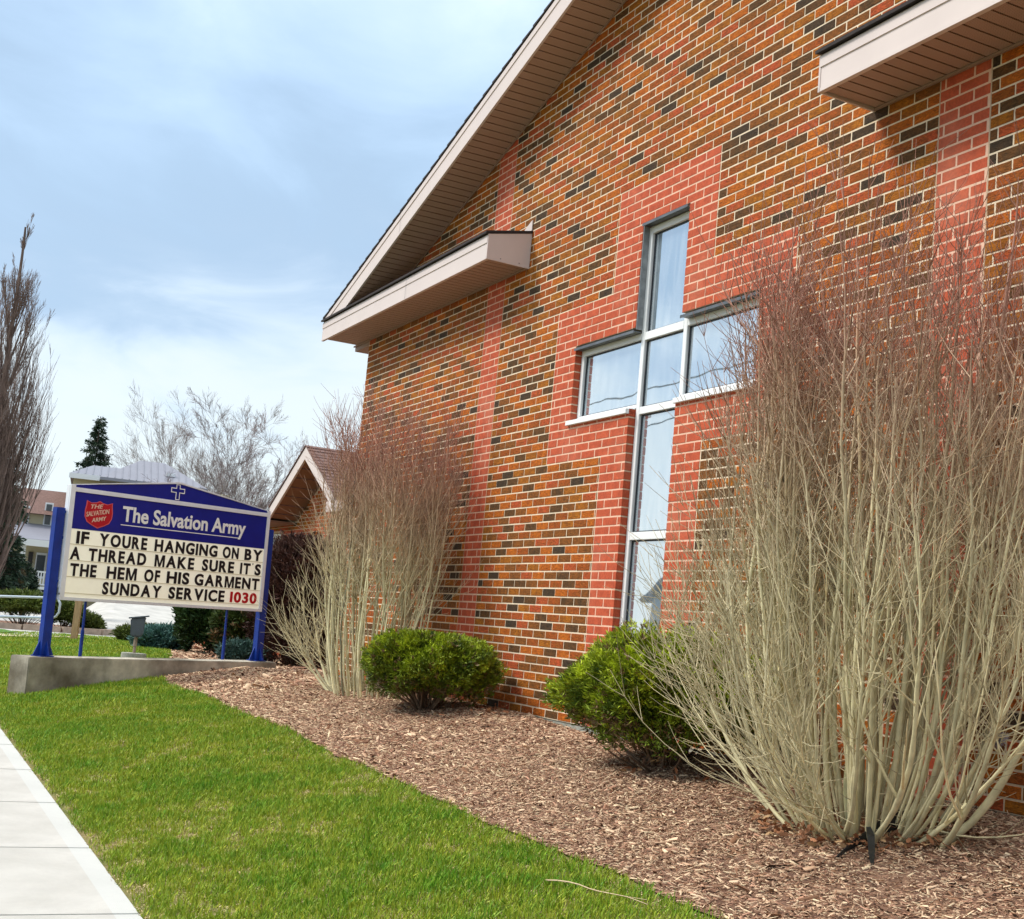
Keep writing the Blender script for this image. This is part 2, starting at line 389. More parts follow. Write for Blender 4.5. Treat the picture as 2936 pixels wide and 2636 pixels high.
def project(p):
    q = RR @ (np.array(p)-CM); return 1468+3769.33*q[0]/q[2], 1318+3769.33*q[1]/q[2], q[2]
bricks = []     # (x, z, w, depth, material)
J = .0118
for i in range(0, 94):
    z = i*C_; k = 32-i; odd = (k % 2 != 0)
    if z > 6.4: break
    for a, b, red in colour_zone(z+.03):
        ph = (.26 if red else .118)+(0 if odd else .5)
        u0 = a/AU; n = math.floor(u0-ph); cuts = [a]
        while True:
            n += 1; xx = (n+ph)*AU
            if xx >= b-.012: break
            if xx > a+.012: cuts.append(xx)
        cuts.append(b)
        for p, q in zip(cuts[:-1], cuts[1:]):
            segs = [(p, q)]
            for (ox0, ox1, oz0, oz1) in OPEN:
                if oz0-.01 < z+.03 < oz1-.01:
                    ns = []
                    for (s0, s1) in segs:
                        if s1 <= ox0+.001 or s0 >= ox1-.001: ns.append((s0, s1)); continue
                        if s0 < ox0: ns.append((s0, ox0+J/2))
                        if s1 > ox1: ns.append((ox1-J/2, s1))
                    segs = ns
            for (s0, s1) in segs:
                w = s1-s0-J
                if w < .008: continue
                xc = (s0+s1)/2
                if z > rake(xc)+.06 and z > rake(s0)+.02 and z > rake(s1)+.02: continue
                deep = .016
                for (ox0, ox1, oz0, oz1) in OPEN:
                    if oz0-.01 < z+.03 < oz1-.01 and (abs(s0-(ox1-J/2)) < .002 or abs(s1-(ox0+J/2)) < .002): deep = .075
                    if (abs(z+C_-oz0) < .02 or abs(z-oz1) < .02) and s1 > ox0 and s0 < ox1: deep = .075
                mi = 7 if red else random.choices(range(7), BW)[0]
                bricks.append((s0+J/2, z+J/2, w, deep, mi))
def score(b):
    x, z, w, d, mi = b; px, py, dep = project((x+w/2, 0, z+.03))
    if not (-20 < px < 2956 and -20 < py < 2656): return 0
    if z > rake(x+w/2)-.02: return 0
    if z > 4.0 and (x < -2.0 or x+w > 2.66) and z < 4.25: return 0
    s = w/dep**2
    if 2150 < px < 2936 and 1000 < py < 2450: s *= .15
    if 1900 < px <= 2150 and 1300 < py < 2450: s *= .4
    if 1560 < px < 2100 and py > 1850: s *= .1
    return s
bricks.sort(key=score, reverse=True)
shared = {}
for x, z, w, d, mi in bricks[:296]:
    key = (round(w, 3), d, mi)
    if key not in shared:
        V, Fq = brick_shape(w, C_-J, .0, d); shared[key] = mesh('brick', V, Fq, [BM[mi]])
    link('brick', shared[key], hall, (x-XM, random.uniform(-.002, .0015), z))
mb = MB()
for x, z, w, d, mi in bricks[296:]:
    V, Fq = brick_shape(w, C_-J, random.uniform(-.0015, .002), d)
    mb.add([(p[0]+x, p[1], p[2]+z) for p in V], Fq, mi)
put(link('brickwork', mesh('brickwork', mb.v, mb.f, BM, mi=mb.m), hall, kind='stuff'))
# mortar body with the openings left free (every face 5-6 mm behind the bricks)
g = .004; mb = MB(); Y0, Y1 = .0030, .30
def seg(x0, x1, z0, z1=None):
    top = [(x1, rake(x1)+.05 if z1 is None else z1)]
    if z1 is None and x0 < XM < x1: top.append((XM, rake(XM)+.05))
    top.append((x0, rake(x0)+.05 if z1 is None else z1))
    mb.prism([(x0, z0), (x1, z0)]+top, Y0, Y1)
A0, A1, B0, B1 = -.942-g, 1.585+g, -g, .645+g
Z0, Z1, Z2, Z3 = .35-g, 2.45-g, 3.08+g, 3.92+g
seg(XL+g, A0, 0); seg(A1, XR-g, 0)
seg(A0, B0, 0, Z1); seg(A0, B0, Z2); seg(B1, A1, 0, Z1); seg(B1, A1, Z2)
seg(B0, B1, 0, Z0); seg(B0, B1, Z3)
put(mb.build('wall', M['mortar'], hall))
def red_field(x0, x1, z0, z1):
    put(MB().box(x0, x1, .0018, .0028, z0, z1).build('tinted_mortar', M['mortar_red'], hall))
red_field(-1.295, -.946, 2.11, 3.425); red_field(1.589, 1.945, 2.11, 3.425); red_field(-.9459, -.005, 3.085, 3.425); red_field(.65, 1.5889, 3.085, 3.425)
red_field(-.9459, -.005, 2.11, 2.44); red_field(.65, 1.5889, 2.11, 2.44)
red_field(-.38, -.005, .002, 2.109); red_field(.65, 1.005, .002, 2.109); red_field(-.38, -.005, 3.426, 4.265); red_field(.65, 1.005, 3.426, 4.265)
red_field(-.0049, .6499, 3.925, 4.265); red_field(-.0049, .6499, .002, .345)
for a_, b_ in ((-2.835, -2.465), (3.169, 3.542)): red_field(a_, b_, .002, rake(a_)-.02)
# side and rear walls, roof, foundation
mb = MB(); mb.box(XL+g, XL+.3, .301, 11, 0, 4.0); mb.box(XR-.3, XR-g, .301, 11, 0, 4.0); mb.box(XL+g, XR-g, 11.001, 11.2, 0, 4.0)
put(mb.build('side_wall', brick_mat('side_brick', (.30, .10, .03), (.22, .08, .025)), hall))
put(MB().box(XL+.012, XR-.012, .012, 11.19, -.6, -.001).build('foundation', M['foundation'], hall))
OV = .42
# control joints beside the pilasters
for x in (-2.84, -2.46, 3.164, 3.547):
    put(MB().box(x-.0035, x+.0035, .0015, .012, 0, rake(x)-.03).build('control_joint', M['mortar_wing'], hall))
def slope_box(x0, x1, y0, y1, lo, hi, mb):
    """slab following the rake between x0 and x1; lo/hi offsets above the rake underside"""
    mb.prism([(x0, rake(x0)+lo), (x1, rake(x1)+lo), (x1, rake(x1)+hi), (x0, rake(x0)+hi)], y0, y1)
TX0, TX1 = -6.69, 7.35
mb = MB(); slope_box(TX0, XM, -OV+.02, 11.6, .014, .235, mb); slope_box(XM, TX1, -OV+.02, 11.6, .014, .235, mb)
roof = put(mb.build('roof', M['soffit_plain'], hall))
mb = MB(); rows_ = 36
for sgn in (-1, 1):
    tip = TX0 if sgn < 0 else TX1
    for r_ in range(rows_):
        f0, f1 = r_/rows_, (r_+1)/rows_
        xa = tip+sgn*.03+(XM-tip-sgn*.03)*f0; xb = tip+sgn*.03+(XM-tip-sgn*.03)*f1
        za, zb = rake(xa)+.238, rake(xb)+.238
        mb.prism([(xa, za), (xb, zb), (xb, zb+.012), (xa, za+.028)], -OV-.022, 11.62)
mb.build('shingles', M['shingle'], roof, kind='stuff')
# rake fascia: a folded metal board with a step
for sgn, tip in ((-1, TX0), (1, TX1)):
    mb = MB(); a, b = (tip, XM) if sgn < 0 else (XM, tip)
    slope_box(a, b, -OV-.004, -OV+.019, -.004, .215, mb)
    slope_box(a, b, -OV-.012, -OV-.0045, .165, .225, mb)
    put(mb.build('rake_fascia', M['fascia'], hall))
# soffit strips under the rake, one for every rib of the panels
strip = MB(); W_ = .098
strip.box(0, W_-.014, 0, OV-.004, 0, .012).box(W_-.014, W_, 0, OV-.004, .009, .014)
sme = strip.build('soffit_panel', M['soffit']).data; bpy.data.objects.remove(bpy.data.objects['soffit_panel'])
def soffit_run(x0, x1, zf, step, tilt=None, y=-OV+.0):
    n = int(abs(x1-x0)/step)
    for i in range(n):
        x = x0+i*step
        o = link('soffit_panel', sme, hall, (x-XM, y, zf(x)))
        if tilt: o.rotation_euler = (0, tilt, 0)
ang = math.atan(.325); st = W_*math.cos(ang)
soffit_run(TX0+.02, XM-st, rake, st, -ang)
x = XM
for i in range(int((TX1-XM)/st)):
    o = link('soffit_panel', sme, hall, (x-XM, -OV, rake(x))); o.rotation_euler = (0, ang, 0); x += st
# short return roofs at both ends of the gable
def stub(x0, x1, zb, end_right):
    inner = x1 if end_right else x0
    ht = .232; mb = MB()
    mb.box(x0, x1, -OV-.016, -OV+.012, zb, zb+ht)
    mb.box(x0, x1, -OV-.024, -OV-.0165, zb+ht*.66, zb+ht*.95)
    mb.box(x0, x1, -OV-.02, -OV-.0165, zb+.0, zb+.022)
    put(mb.build('eave_fascia', M['fascia'], hall))
    e0, e1 = (inner-.004, inner+.012) if end_right else (inner-.012, inner+.004)
    rise = .095
    put(MB().prism([(-OV-.02, zb-.001), (-.004, zb-.008), (-.004, zb+ht+rise), (-OV-.02, zb+ht)], e0, e1, axis=0).build('end_cap', M['fascia_end'], hall))
    a, b = (x0, x1+.02) if end_right else (x0-.02, x1)
    mb = MB(); mb.prism([(-OV-.05, zb+ht+.002), (-.002, zb+ht+rise+.004), (-.002, zb+ht+rise+.026), (-OV-.05, zb+ht+.024)], a, b, axis=0)
    put(mb.build('return_roof', M['shingle'], hall))
    if end_right: pl = [(x1-.22, zb+ht+rise+.03), (x1+.01, zb+ht+rise+.03), (x1+.01, zb+ht+rise+.13), (x1-.02, zb+ht+rise+.12)]
    else: pl = [(x0+.22, zb+ht+rise+.03), (x0-.01, zb+ht+rise+.03), (x0-.01, zb+ht+rise+.13), (x0+.02, zb+ht+rise+.12)]
    put(MB().prism(pl, -.012, -.003).build('flashing', M['fascia'], hall))
    st2 = W_; n = int((x1-x0-.02)/st2)
    for i in range(n):
        xx = (x1-.012-st2*(i+1)) if end_right else (x0+.012+st2*i)
        link('soffit_panel', sme, hall, (xx-XM, -OV+.012, zb+.012))
    # J-trim where the soffit meets the bricks
    put(MB().box(x0, x1, -.020, -.0045, zb-.006, zb+.010).build('soffit_trim', M['soffit_plain'], hall))
stub(TX0, -1.98, 3.985, True)
stub(2.63, TX1, 3.985, False)
# eave box and gutter along both long sides
for sgn, x0, x1, tip in ((-1, TX0, XL-.003, TX0), (1, XR+.003, TX1, TX1)):
    put(MB().box(x0+(.005 if sgn < 0 else 0), x1-(0 if sgn < 0 else .005), .003, 11.5, 3.93, 4.03).build('eave_soffit', M['soffit_plain'], hall))
    gx0, gx1 = (tip-.09, tip-.003) if sgn < 0 else (tip+.003, tip+.09)
    put(MB().prism([(gx0+.02, 4.12), (gx1, 4.12), (gx1, 4.20), (gx0, 4.20), (gx0, 4.16)], -OV+.01, 11.5, axis=1).build('gutter', M['fascia'], hall))
for xx in (-4.35, -.6, 3.6):
    put(MB().box(xx, xx+.0025, -OV-.0125, -OV-.0118, rake(xx)+.0, rake(xx)+.222).build('fascia_seam', M['gasket'], hall))
put(MB().box(-3.95, -3.947, -OV-.0245, -OV-.0239, 3.987, 4.20).build('fascia_seam', M['gasket'], hall))
for yy, zz_ in ((-.30, 4.01), (-.11, 4.008)):
    put(MB().cyl((-1.9705, yy, zz_), (-1.9665, yy, zz_), .005, n=8).build('cap_hole', M['gasket'], hall))  # small black discs standing for holes in the end cap
# trim where the rake soffit meets the bricks
mb = MB()
slope_box(TX0+.5, XM, -.016, -.0035, -.014, -.001, mb); slope_box(XM, TX1-.5, -.016, -.0035, -.014, -.001, mb)
put(mb.build('rake_trim', M['soffit_plain'], hall))

# ---- the cross window
win = empty('cross_window', (0, 0, 0)); win.parent = hall; win.location = (-XM, 0, 0)
FY0, FY1 = .058, .112; fw = .05
fr = MB()
def fb(x0, x1, z0, z1, y0=FY0, y1=FY1): fr.box(x0, x1, y0, y1, z0, z1)
AX0, AX1, AZ0, AZ1 = -.935, 1.578, 2.455, 3.05
VX0, VX1, VZ0, VZ1 = .006, .640, .36, 3.90
zt0, zt1 = 2.985, 3.05; zb0, zb1 = 2.40, 2.458
fb(VX0, VX0+fw, VZ0, VZ1); fb(VX1-fw, VX1, VZ0, VZ1)                    # the two long mullions
fb(VX0+fw, VX1-fw, VZ1-.055, VZ1)
fb(VX0+fw, VX1-fw, zt0, zt1); fb(VX0+fw, VX1-fw, zb0, zb1); fb(VX0+fw, VX1-fw, 1.43, 1.49); fb(VX0+fw, VX1-fw, VZ0, VZ0+.05)
for a, b in ((AX0, VX0), (VX1, AX1)):
    fb(a, b, 3.0, AZ1); fb(a, b, AZ0, AZ0+.03)
    if a == AX0: fb(a, a+.048, AZ0+.03, 3.0)
    else: fb(b-.048, b, AZ0+.03, 3.0)
fo = fr.build('frame', M['white'], win, bevel=.003)
panes = [(VX0+fw, VX1-fw, zt1, VZ1-.055), (VX0+fw, VX1-fw, zb1, zt0), (VX0+fw, VX1-fw, 1.49, zb0), (VX0+fw, VX1-fw, VZ0+.05, 1.43),
         (AX0+.048, VX0, AZ0+.03, 3.0), (VX1, AX1-.048, AZ0+.03, 3.0)]
for (a, b, c0, d0) in panes:
    MB().box(a+.001, b-.001, .088, .094, c0+.001, d0-.001).build('pane', M['glass'], win)
    g_ = MB()
    for (p, q, r_, s_) in ((a, a+.012, c0, d0), (b-.012, b, c0, d0), (a+.012, b-.012, c0, c0+.012), (a+.012, b-.012, d0-.012, d0)):
        g_.box(p+.0015, q-.0005, .080, .0875, r_+.0015, s_-.0015)
    g_.box(a+.0016, a+.035, .0945, .15, c0+.002, d0-.002)
    g_.build('gasket', M['gasket'], win)
# cloth hung behind the panes, with its edge standing off the frame
def curtain(x0, x1, z0, z1, seed):
    rr = random.Random(seed); n = int((x1-x0)/.02)+2; V = []
    off = [rr.uniform(-.012, .012) for _ in range(n)]
    for i in range(n):
        x = x0+(x1-x0)*i/(n-1); y = .17+.012*math.sin(x*41+seed)+off[i]
        V += [(x, y, z0), (x, y, z1)]
    me = mesh('curtain', V, [(2*i, 2*i+2, 2*i+3, 2*i+1) for i in range(n-1)], [M['curtain']], smooth=True); link('curtain', me, win)
curtain(VX0+fw+.03, VX1-.02, VZ0+.02, VZ1-.03, 1); curtain(AX0+.08, VX0+.02, AZ0, 3.04, 2); curtain(VX1-.02, AX1-.03, AZ0, 3.04, 3)
put(MB().box(A0+.01, A1-.01, .31, 3.2, .1, 5.1).build('interior', M['dark'], hall))
# aluminium sills, steel lintels and the galvanised strip on the left reveal
for a, b in ((-.965, .0), (.648, 1.605)):
    MB().prism([(-.030, 2.404), (-.030, 2.442), (.058, 2.456), (.058, 2.404)], a, b, axis=0).build('sill', M['white'], win, bevel=.002)
for a, b, z in ((-.94, .004, 3.052), (.648, 1.58, 3.052), (.012, .640, 3.905)):
    MB().box(a, b, -.014, .057, z-.002, z+.006).box(a, b, -.018, -.0145, z-.012, z+.010).build('lintel', M['steel'], win)
MB().box(.0045, .0125, .003, .056, 3.07, 3.90).build('reveal_strip', M['galv'], win)

# ------------------------------------------------------------------ the low entrance wing beyond the hall
wing = empty('entrance_wing', (-14.37, 2.4, -.2), 0, 'low brick wing with a small white trimmed gable and brown shingles behind the sign', 'building')
WO = Vector((-14.37, 2.4, -.2))
def wput(o): o.location = Vector(o.location)-WO; return o
WX0, WX1, WYF, WZT = -24.0, -6.2, 2.4, 2.46
def wtop(x):
    d = abs(x+14.37)
    return max(WZT, 3.42-.53*d) if d < 2.0 else WZT
mb = MB()
WIN = (-20.5, -17.2, .55, 2.25)
for i in range(-2, 52):
    z = i*C_-.3; x = WX0+(i % 2)*AU/2
    while x < WX1:
        xc = x+AU/2
        if z+.06 < wtop(xc) and not (WIN[0]-.05 < xc < WIN[1]+.05 and WIN[2]-.05 < z < WIN[3]):
            red = z > 1.62 and z < 2.25 and xc < -15.7
            mi = 7 if (red or abs(xc+17.0) < .15) else random.choices(range(7), [.25, .1, .3, .12, .06, .02, .15])[0]
            V, Fq = brick_shape(AU-J, C_-J, 0, .016); mb.add([(p[0]+x, p[1]+WYF, p[2]+z) for p in V], Fq, mi)
        x += AU
wput(link('brickwork', mesh('brickwork', mb.v, mb.f, BM, mi=mb.m), wing, kind='stuff'))
mb = MB(); Yw = WYF+.003
mb.prism([(WX0, -.5), (WIN[0], -.5), (WIN[0], WZT), (WX0, WZT)], Yw, Yw+.3)
mb.prism([(WIN[0], -.5), (WIN[1], -.5), (WIN[1], WIN[2]), (WIN[0], WIN[2])], Yw, Yw+.3)
mb.prism([(WIN[0], WIN[3]), (WIN[1], WIN[3]), (WIN[1], WZT), (WIN[0], WZT)], Yw, Yw+.3)
mb.prism([(WIN[1], -.5), (WX1, -.5), (WX1, WZT), (-12.6, WZT), (-14.37, 3.40), (-16.15, WZT), (WIN[1], WZT)], Yw, Yw+.3)
wput(mb.build('wall', M['mortar_wing'], wing))
wf = MB()
for z in (WIN[2], 1.43, WIN[3]-.10): wf.box(WIN[0], WIN[1], Yw+.02, Yw+.09, z, z+.09)
for xx in (WIN[0], -18.9, WIN[1]-.07): wf.box(xx, xx+.07, Yw+.018, Yw+.088, WIN[2]+.001, WIN[3]-.001)
w_ = wput(wf.build('window', M['white'], wing))
pn = MB().box(WIN[0]+.01, WIN[1]-.01, Yw+.05, Yw+.06, WIN[2]+.01, WIN[3]-.01).build('pane', M['glassdark'], w_)
AP = (-14.37, 3.70); SL_ = .53; HL = 1.93
def gable(name, lo, hi, y0, y1, m_, ext=0):
    mb = MB(); h = HL+ext
    mb.prism([(AP[0]-h, AP[1]-SL_*h+lo), (AP[0], AP[1]+lo), (AP[0]+h, AP[1]-SL_*h+lo), (AP[0]+h, AP[1]-SL_*h+hi), (AP[0], AP[1]+hi), (AP[0]-h, AP[1]-SL_*h+hi)], y0, y1)
    return wput(mb.build(name, m_, wing))
gable('gable_fascia', -.245, -.012, 1.86, 1.90, M['fascia'])
gable('soffit', -.23, -.16, 1.901, 3.5, M['soffit_wing'], -.02)
gr = gable('roof', -.159, -.005, 1.901, 8.0, M['soffit_wing'])
mb = MB()
for sgn in (-1, 1):
    for r_ in range(16):
        f0, f1 = r_/16*(HL+.04), (r_+1)/16*(HL+.04)
        za, zb = AP[1]-SL_*f1, AP[1]-SL_*f0
        # each course: butt edge uneven along the slope
        y = 1.84; 
        while y < 8.0:
            ly = random.uniform(.3, .9); t_ = random.uniform(.020, .034)
            mb.prism([(AP[0]+sgn*f1, za), (AP[0]+sgn*f0, zb), (AP[0]+sgn*f0, zb+.012), (AP[0]+sgn*f1, za+t_)], y, min(y+ly, 8.0)-.004)
            y += ly
sh = mb.build('shingles', M['shingle_brown'], gr)
mb = MB()
mb.prism([(1.75, 2.46), (9, 2.95), (9, 3.05), (1.75, 2.56)], WX0-.4, AP[0]-HL, axis=0)
mb.prism([(1.75, 2.46), (9, 2.95), (9, 3.05), (1.75, 2.56)], AP[0]+HL, WX1-.01, axis=0)
wput(mb.build('low_roof', M['shingle_brown'], wing))
mb = MB().box(WX0-.4, AP[0]-HL-.001, 1.72, 1.748, 2.38, 2.56).box(AP[0]+HL+.001, WX1-.012, 1.72, 1.748, 2.38, 2.56)
wput(mb.build('eave_fascia', M['fascia'], wing))
mb = MB().box(WX0-.4, AP[0]-HL-.001, 1.749, 2.399, 2.385, 2.42).box(AP[0]+HL+.001, WX1-.012, 1.749, 2.399, 2.385, 2.42)
wput(mb.build('eave_soffit', M['soffit_wing'], wing))
# ribs of the gable soffit, one board after another
mb = MB()
for sgn in (-1, 1):
    for k in range(1, 7):
        d = k*.29; z = AP[1]-.232-SL_*d
        mb.box(AP[0]+sgn*d-.006, AP[0]+sgn*d+.006, 1.91, 2.399, z-.012, z+.004)
wput(mb.build('soffit_ribs', M['shingle_brown'], wing))

# ------------------------------------------------------------------ the sign
glyphs = {}
def glyph(ch, bold=.036, shear=0, ext=.02):
    key = (ch, bold, shear)
    if key in glyphs: return glyphs[key]
    cu = bpy.data.curves.new('glyph', 'FONT'); cu.body = ch; cu.size = 1; cu.offset = bold; cu.extrude = ext; cu.shear = shear; cu.resolution_u = 5
    o = bpy.data.objects.new('glyph', cu); col.objects.link(o)
    dg = bpy.context.evaluated_depsgraph_get(); me = bpy.data.meshes.new_from_object(o.evaluated_get(dg))
    bpy.data.objects.remove(o); bpy.data.curves.remove(cu)
    co = np.empty(len(me.vertices)*3); me.vertices.foreach_get('co', co); co = co.reshape(-1, 3)
    V = np.stack([co[:, 0], -co[:, 2], co[:, 1]], 1)           # stand the letter up, front towards -y
    Fs = [tuple(p.vertices) for p in me.polygons]; bpy.data.meshes.remove(me)
    glyphs[key] = (V, Fs, V[:, 0].min(), V[:, 0].max(), V[:, 2].min(), V[:, 2].max()); return glyphs[key]
SGM = Matrix(((-.428, -.904, .005, -7.978), (.904, -.428, -.023, -1.633), (.023, -.005, 1, .611), (0, 0, 0, 1)))
sign = empty('church_sign', (0, 0, 0), 0, 'white framed blue changeable letter sign with a red shield on two blue posts', 'sign')
sign.matrix_world = SGM
Wd, Hd, G = 1.525, 1.335, .215
body = MB(); body.prism([(-Wd, 0), (Wd, 0), (Wd, Hd), (0, Hd+G), (-Wd, Hd)], .012, .085)
cab = body.build('cabinet', M['white_sign'], sign, bevel=.006)
fr = MB(); e = .062
fr.box(-Wd, Wd, -.012, .0115, 0, .034).box(-Wd, -Wd+e, -.012, .0115, .0345, Hd).box(Wd-e+.01, Wd, -.012, .0115, .0345, Hd)
fr.box(-Wd+e, Wd-e+.01, -.012, .0115, 1.262, 1.312)
fr.prism([(-Wd, Hd+.0005), (-Wd, Hd-.022+.0225), (0, Hd+G-.024), (Wd, Hd+.0005), (Wd, Hd+.004), (0, Hd+G), (-Wd, Hd+.004)], -.012, .0115)
fr.build('frame', M['white_sign'], sign, bevel=.003)
MB().prism([(-Wd+e, 1.3125), (Wd-e, 1.3125), (Wd-e, Hd+.004), (0, Hd+G-.026), (-Wd+e, Hd+.004)], -.004, .0113).build('gable_panel', M['blue'], sign)
hp = MB().box(-Wd+e+.002, Wd-e+.008, -.003, .011, .832, 1.261).build('header_panel', M['blue'], sign)
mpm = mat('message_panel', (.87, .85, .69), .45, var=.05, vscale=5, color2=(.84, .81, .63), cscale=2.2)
_b = mpm.node_tree.nodes['Principled BSDF']; _b.inputs['Emission Color'].default_value = (1, .97, .80, 1); _b.inputs['Emission Strength'].default_value = .14  # faint glow added to brighten the panel, which faces away from the sun
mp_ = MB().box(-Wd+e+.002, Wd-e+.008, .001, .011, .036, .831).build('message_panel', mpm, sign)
for z in (.648, .463, .272, .083):
    MB().box(-Wd+e+.004, Wd-e+.006, -.006, .0008, z, z+.006).build('letter_track', mat('track', (.55, .49, .30), .5), mp_)
def cross_poly(cx_, cz_, w, hh, arm, t):
    # latin cross: stem w wide, arms at height arm
    a = w/2; return [(cx_-a, cz_), (cx_+a, cz_), (cx_+a, cz_+arm-a), (cx_+hh, cz_+arm-a), (cx_+hh, cz_+arm+a), (cx_+a, cz_+arm+a),
                     (cx_+a, cz_+t), (cx_-a, cz_+t), (cx_-a, cz_+arm+a), (cx_-hh, cz_+arm+a), (cx_-hh, cz_+arm-a), (cx_-a, cz_+arm-a)]
cr_ = MB().prism(cross_poly(-.015, 1.322, .062, .105, .118, .196), -.0065, -.0042).build('cross_outline', M['signwhite'], sign)
MB().prism(cross_poly(-.015, 1.332, .040, .094, .108, .176), -.0075, -.0067).build('cross_fill', M['blue'], cr_)
Hg = glyph('H')
def bar_glyph(ch, polys):
    h = Hg[5]-Hg[4]; V = []; Fs = []
    for pl_ in polys:
        b = len(V); n = len(pl_)
        V += [(x*h, -.02, z*h+Hg[4]) for x, z in pl_]+[(x*h, .02, z*h+Hg[4]) for x, z in pl_]
        Fs += [tuple(range(b, b+n))]+[(b+i, b+(i+1) % n, b+n+(i+1) % n, b+n+i) for i in range(n)]
    V = np.array(V); glyphs[(ch, .036, 0)] = (V, Fs, V[:, 0].min(), V[:, 0].max(), V[:, 2].min(), V[:, 2].max())
bar_glyph('M', [[(0, 0), (.19, 0), (.19, 1), (0, 1)], [(.81, 0), (1, 0), (1, 1), (.81, 1)], [(.19, 1), (.19, .68), (.42, 0), (.5, 0), (.5, .24), (.26, 1)], [(.81, 1), (.74, 1), (.5, .24), (.5, 0), (.58, 0), (.81, .68)]])
def place(ch, x, z, sx, sz, m_, parent, name='letter', bold=.036, y=-.004, rot=0, shear=0):
    V, Fs, x0, x1, z0, z1 = glyph(ch, bold, shear)
    P = V.copy(); P[:, 0] = (P[:, 0]-x0)*sx; P[:, 1] = P[:, 1]*.15; P[:, 2] = P[:, 2]*sz
    if rot:
        c_, s_ = math.cos(rot), math.sin(rot); P = np.stack([P[:, 0]*c_-P[:, 2]*s_, P[:, 1], P[:, 0]*s_+P[:, 2]*c_], 1)
    o = link(name, mesh(name, P, Fs, [m_]), parent); o.location = (x, y, z); return o
def word(txt, u0, u1, zc, cap, m_, parent, gap=.024, name='letter'):
    H = glyph('H')[5]-glyph('H')[4]; sz = cap/H
    ws = [glyph(c)[3]-glyph(c)[2] for c in txt]
    s_ = (u1-u0-gap*(len(txt)-1))/sum(ws); x = u0
    for c, w in zip(txt, ws):
        place(c, x, zc-cap/2-glyph('H')[4]*sz, s_, sz, m_, parent, name); x += w*s_+gap
LINES = [(.735, [('IF', -1.381, -1.213), ('YOURE', -1.071, -.394), ('HANGING', -.279, .695), ('ON', .785, 1.046), ('BY', 1.150, 1.448)]),
         (.548, [('A', -1.44, -1.31), ('THREAD', -1.196, -.385), ('MAKE', -.256, .344), ('SURE', .474, .990), ('IT', 1.095, 1.265), ('S', 1.345, 1.445)]),
         (.357, [('THE', -1.42, -1.067), ('HEM', -.922, -.5), ('OF', -.387, -.158), ('HIS', -.053, .291), ('GARMENT', .377, 1.441)]),
         (.168, [('SUNDAY', -.959, -.114), ('SERVICE', -.001, .878)])]
for zc, ws in LINES:
    for w, a, b in ws: word(w, a, b, zc, .147, M['letter'], mp_)
word("'", 1.298, 1.309, .600, .05, M['letter'], mp_, name='apostrophe')
word('1030', .973, 1.419, .168, .138, M['redletter'], mp_)
# header lettering
def text_part(txt, u0, u1, zb, cap, m_, parent, bold=.02, rot=0, shear=0, space=1.0, name='lettering', y=-.0045):
    V, Fs, x0, x1, z0, z1 = glyph(txt, bold, shear, .01)
    Hh = glyph('H', bold); sx = (u1-u0)/(x1-x0); sz = cap/(Hh[5]-Hh[4])
    P = V.copy(); P[:, 0] = (P[:, 0]-x0)*sx; P[:, 1] *= .2; P[:, 2] *= sz
    if rot:
        c_, s_ = math.cos(rot), math.sin(rot); P = np.stack([P[:, 0]*c_-P[:, 2]*s_, P[:, 1], P[:, 0]*s_+P[:, 2]*c_], 1)
    o = link(name, mesh(name, P, Fs, [m_]), parent); o.location = (u0, y, zb); return o
text_part('The Salvation Army', -.79, 1.125, .985, .185, M['signwhite'], hp, bold=.024)
MB().box(-.80, 1.05, -.0045, -.0032, .932, .942).build('underline', M['signwhite'], hp)
def shield_poly(s_, cx_=-1.118, cz_=1.03):
    half = [(0, .155), (.045, .135), (.11, .125), (.178, .148), (.180, .10), (.192, .03), (.188, -.04), (.155, -.10), (.09, -.135), (.03, -.158), (0, -.17)]
    P = [(x*s_+cx_, z*s_+cz_) for x, z in half]; return P+[(2*cx_-x, z) for x, z in reversed(P[1:-1])]
sh_ = MB().prism(shield_poly(1.0), -.0055, -.0032).build('shield', M['shieldrim'], hp)
MB().prism(shield_poly(.93), -.0075, -.0058).build('shield_field', M['shield'], sh_)
text_part('THE', -1.235, -1.065, 1.085, .048, M['creamtxt'], sh_, .012, R(6), .25, y=-.009)
text_part('SALVATION', -1.285, -.965, .985, .055, M['creamtxt'], sh_, .010, R(12), .25, y=-.009)
text_part('ARMY', -1.205, -1.0, .925, .048, M['creamtxt'], sh_, .012, R(12), .25, y=-.009)
for sgn, a, b, t in ((-1, -1.650, -1.538, 1.06), (1, 1.538, 1.650, 1.10)):
    mb = MB(); zb = -.64
    mb.box(a, b, .03, .125, zb, t)
    po = mb.build('post', M['bluepost'], sign, bevel=.006)
    MB().box(a-.03, b+.03, -.01, .19, zb-.012, zb-.0005).build('base_plate', M['bluepost'], po)
    for xx, d in ((a, -1), (b, 1)):
        MB().prism([(xx+d*.001, zb), (xx+d*.075, zb), (xx+d*.001, zb+.17)], .08, .092).build('gusset', M['bluepost'], po)
    MB().prism([(.0295, zb), (-.04, zb), (.0295, zb+.17)], (a+b)/2-.006, (a+b)/2+.006, axis=0).build('gusset', M['bluepost'], po)
    for z in (.2, .7, 1.0):
        MB().box(min(a+.03, b) if sgn > 0 else b+.0005, a-.0005 if sgn > 0 else -1.5255, .04, .08, z, z+.03).build('bracket', M['bluepost'], po) if sgn < 0 else None
MB().box(-1.534, -1.526, .02, .05, .06, .14).cyl((-1.53, .02, .07), (-1.53, -.012, .07), .012).build('latch', M['galv'], sign, bevel=.002)
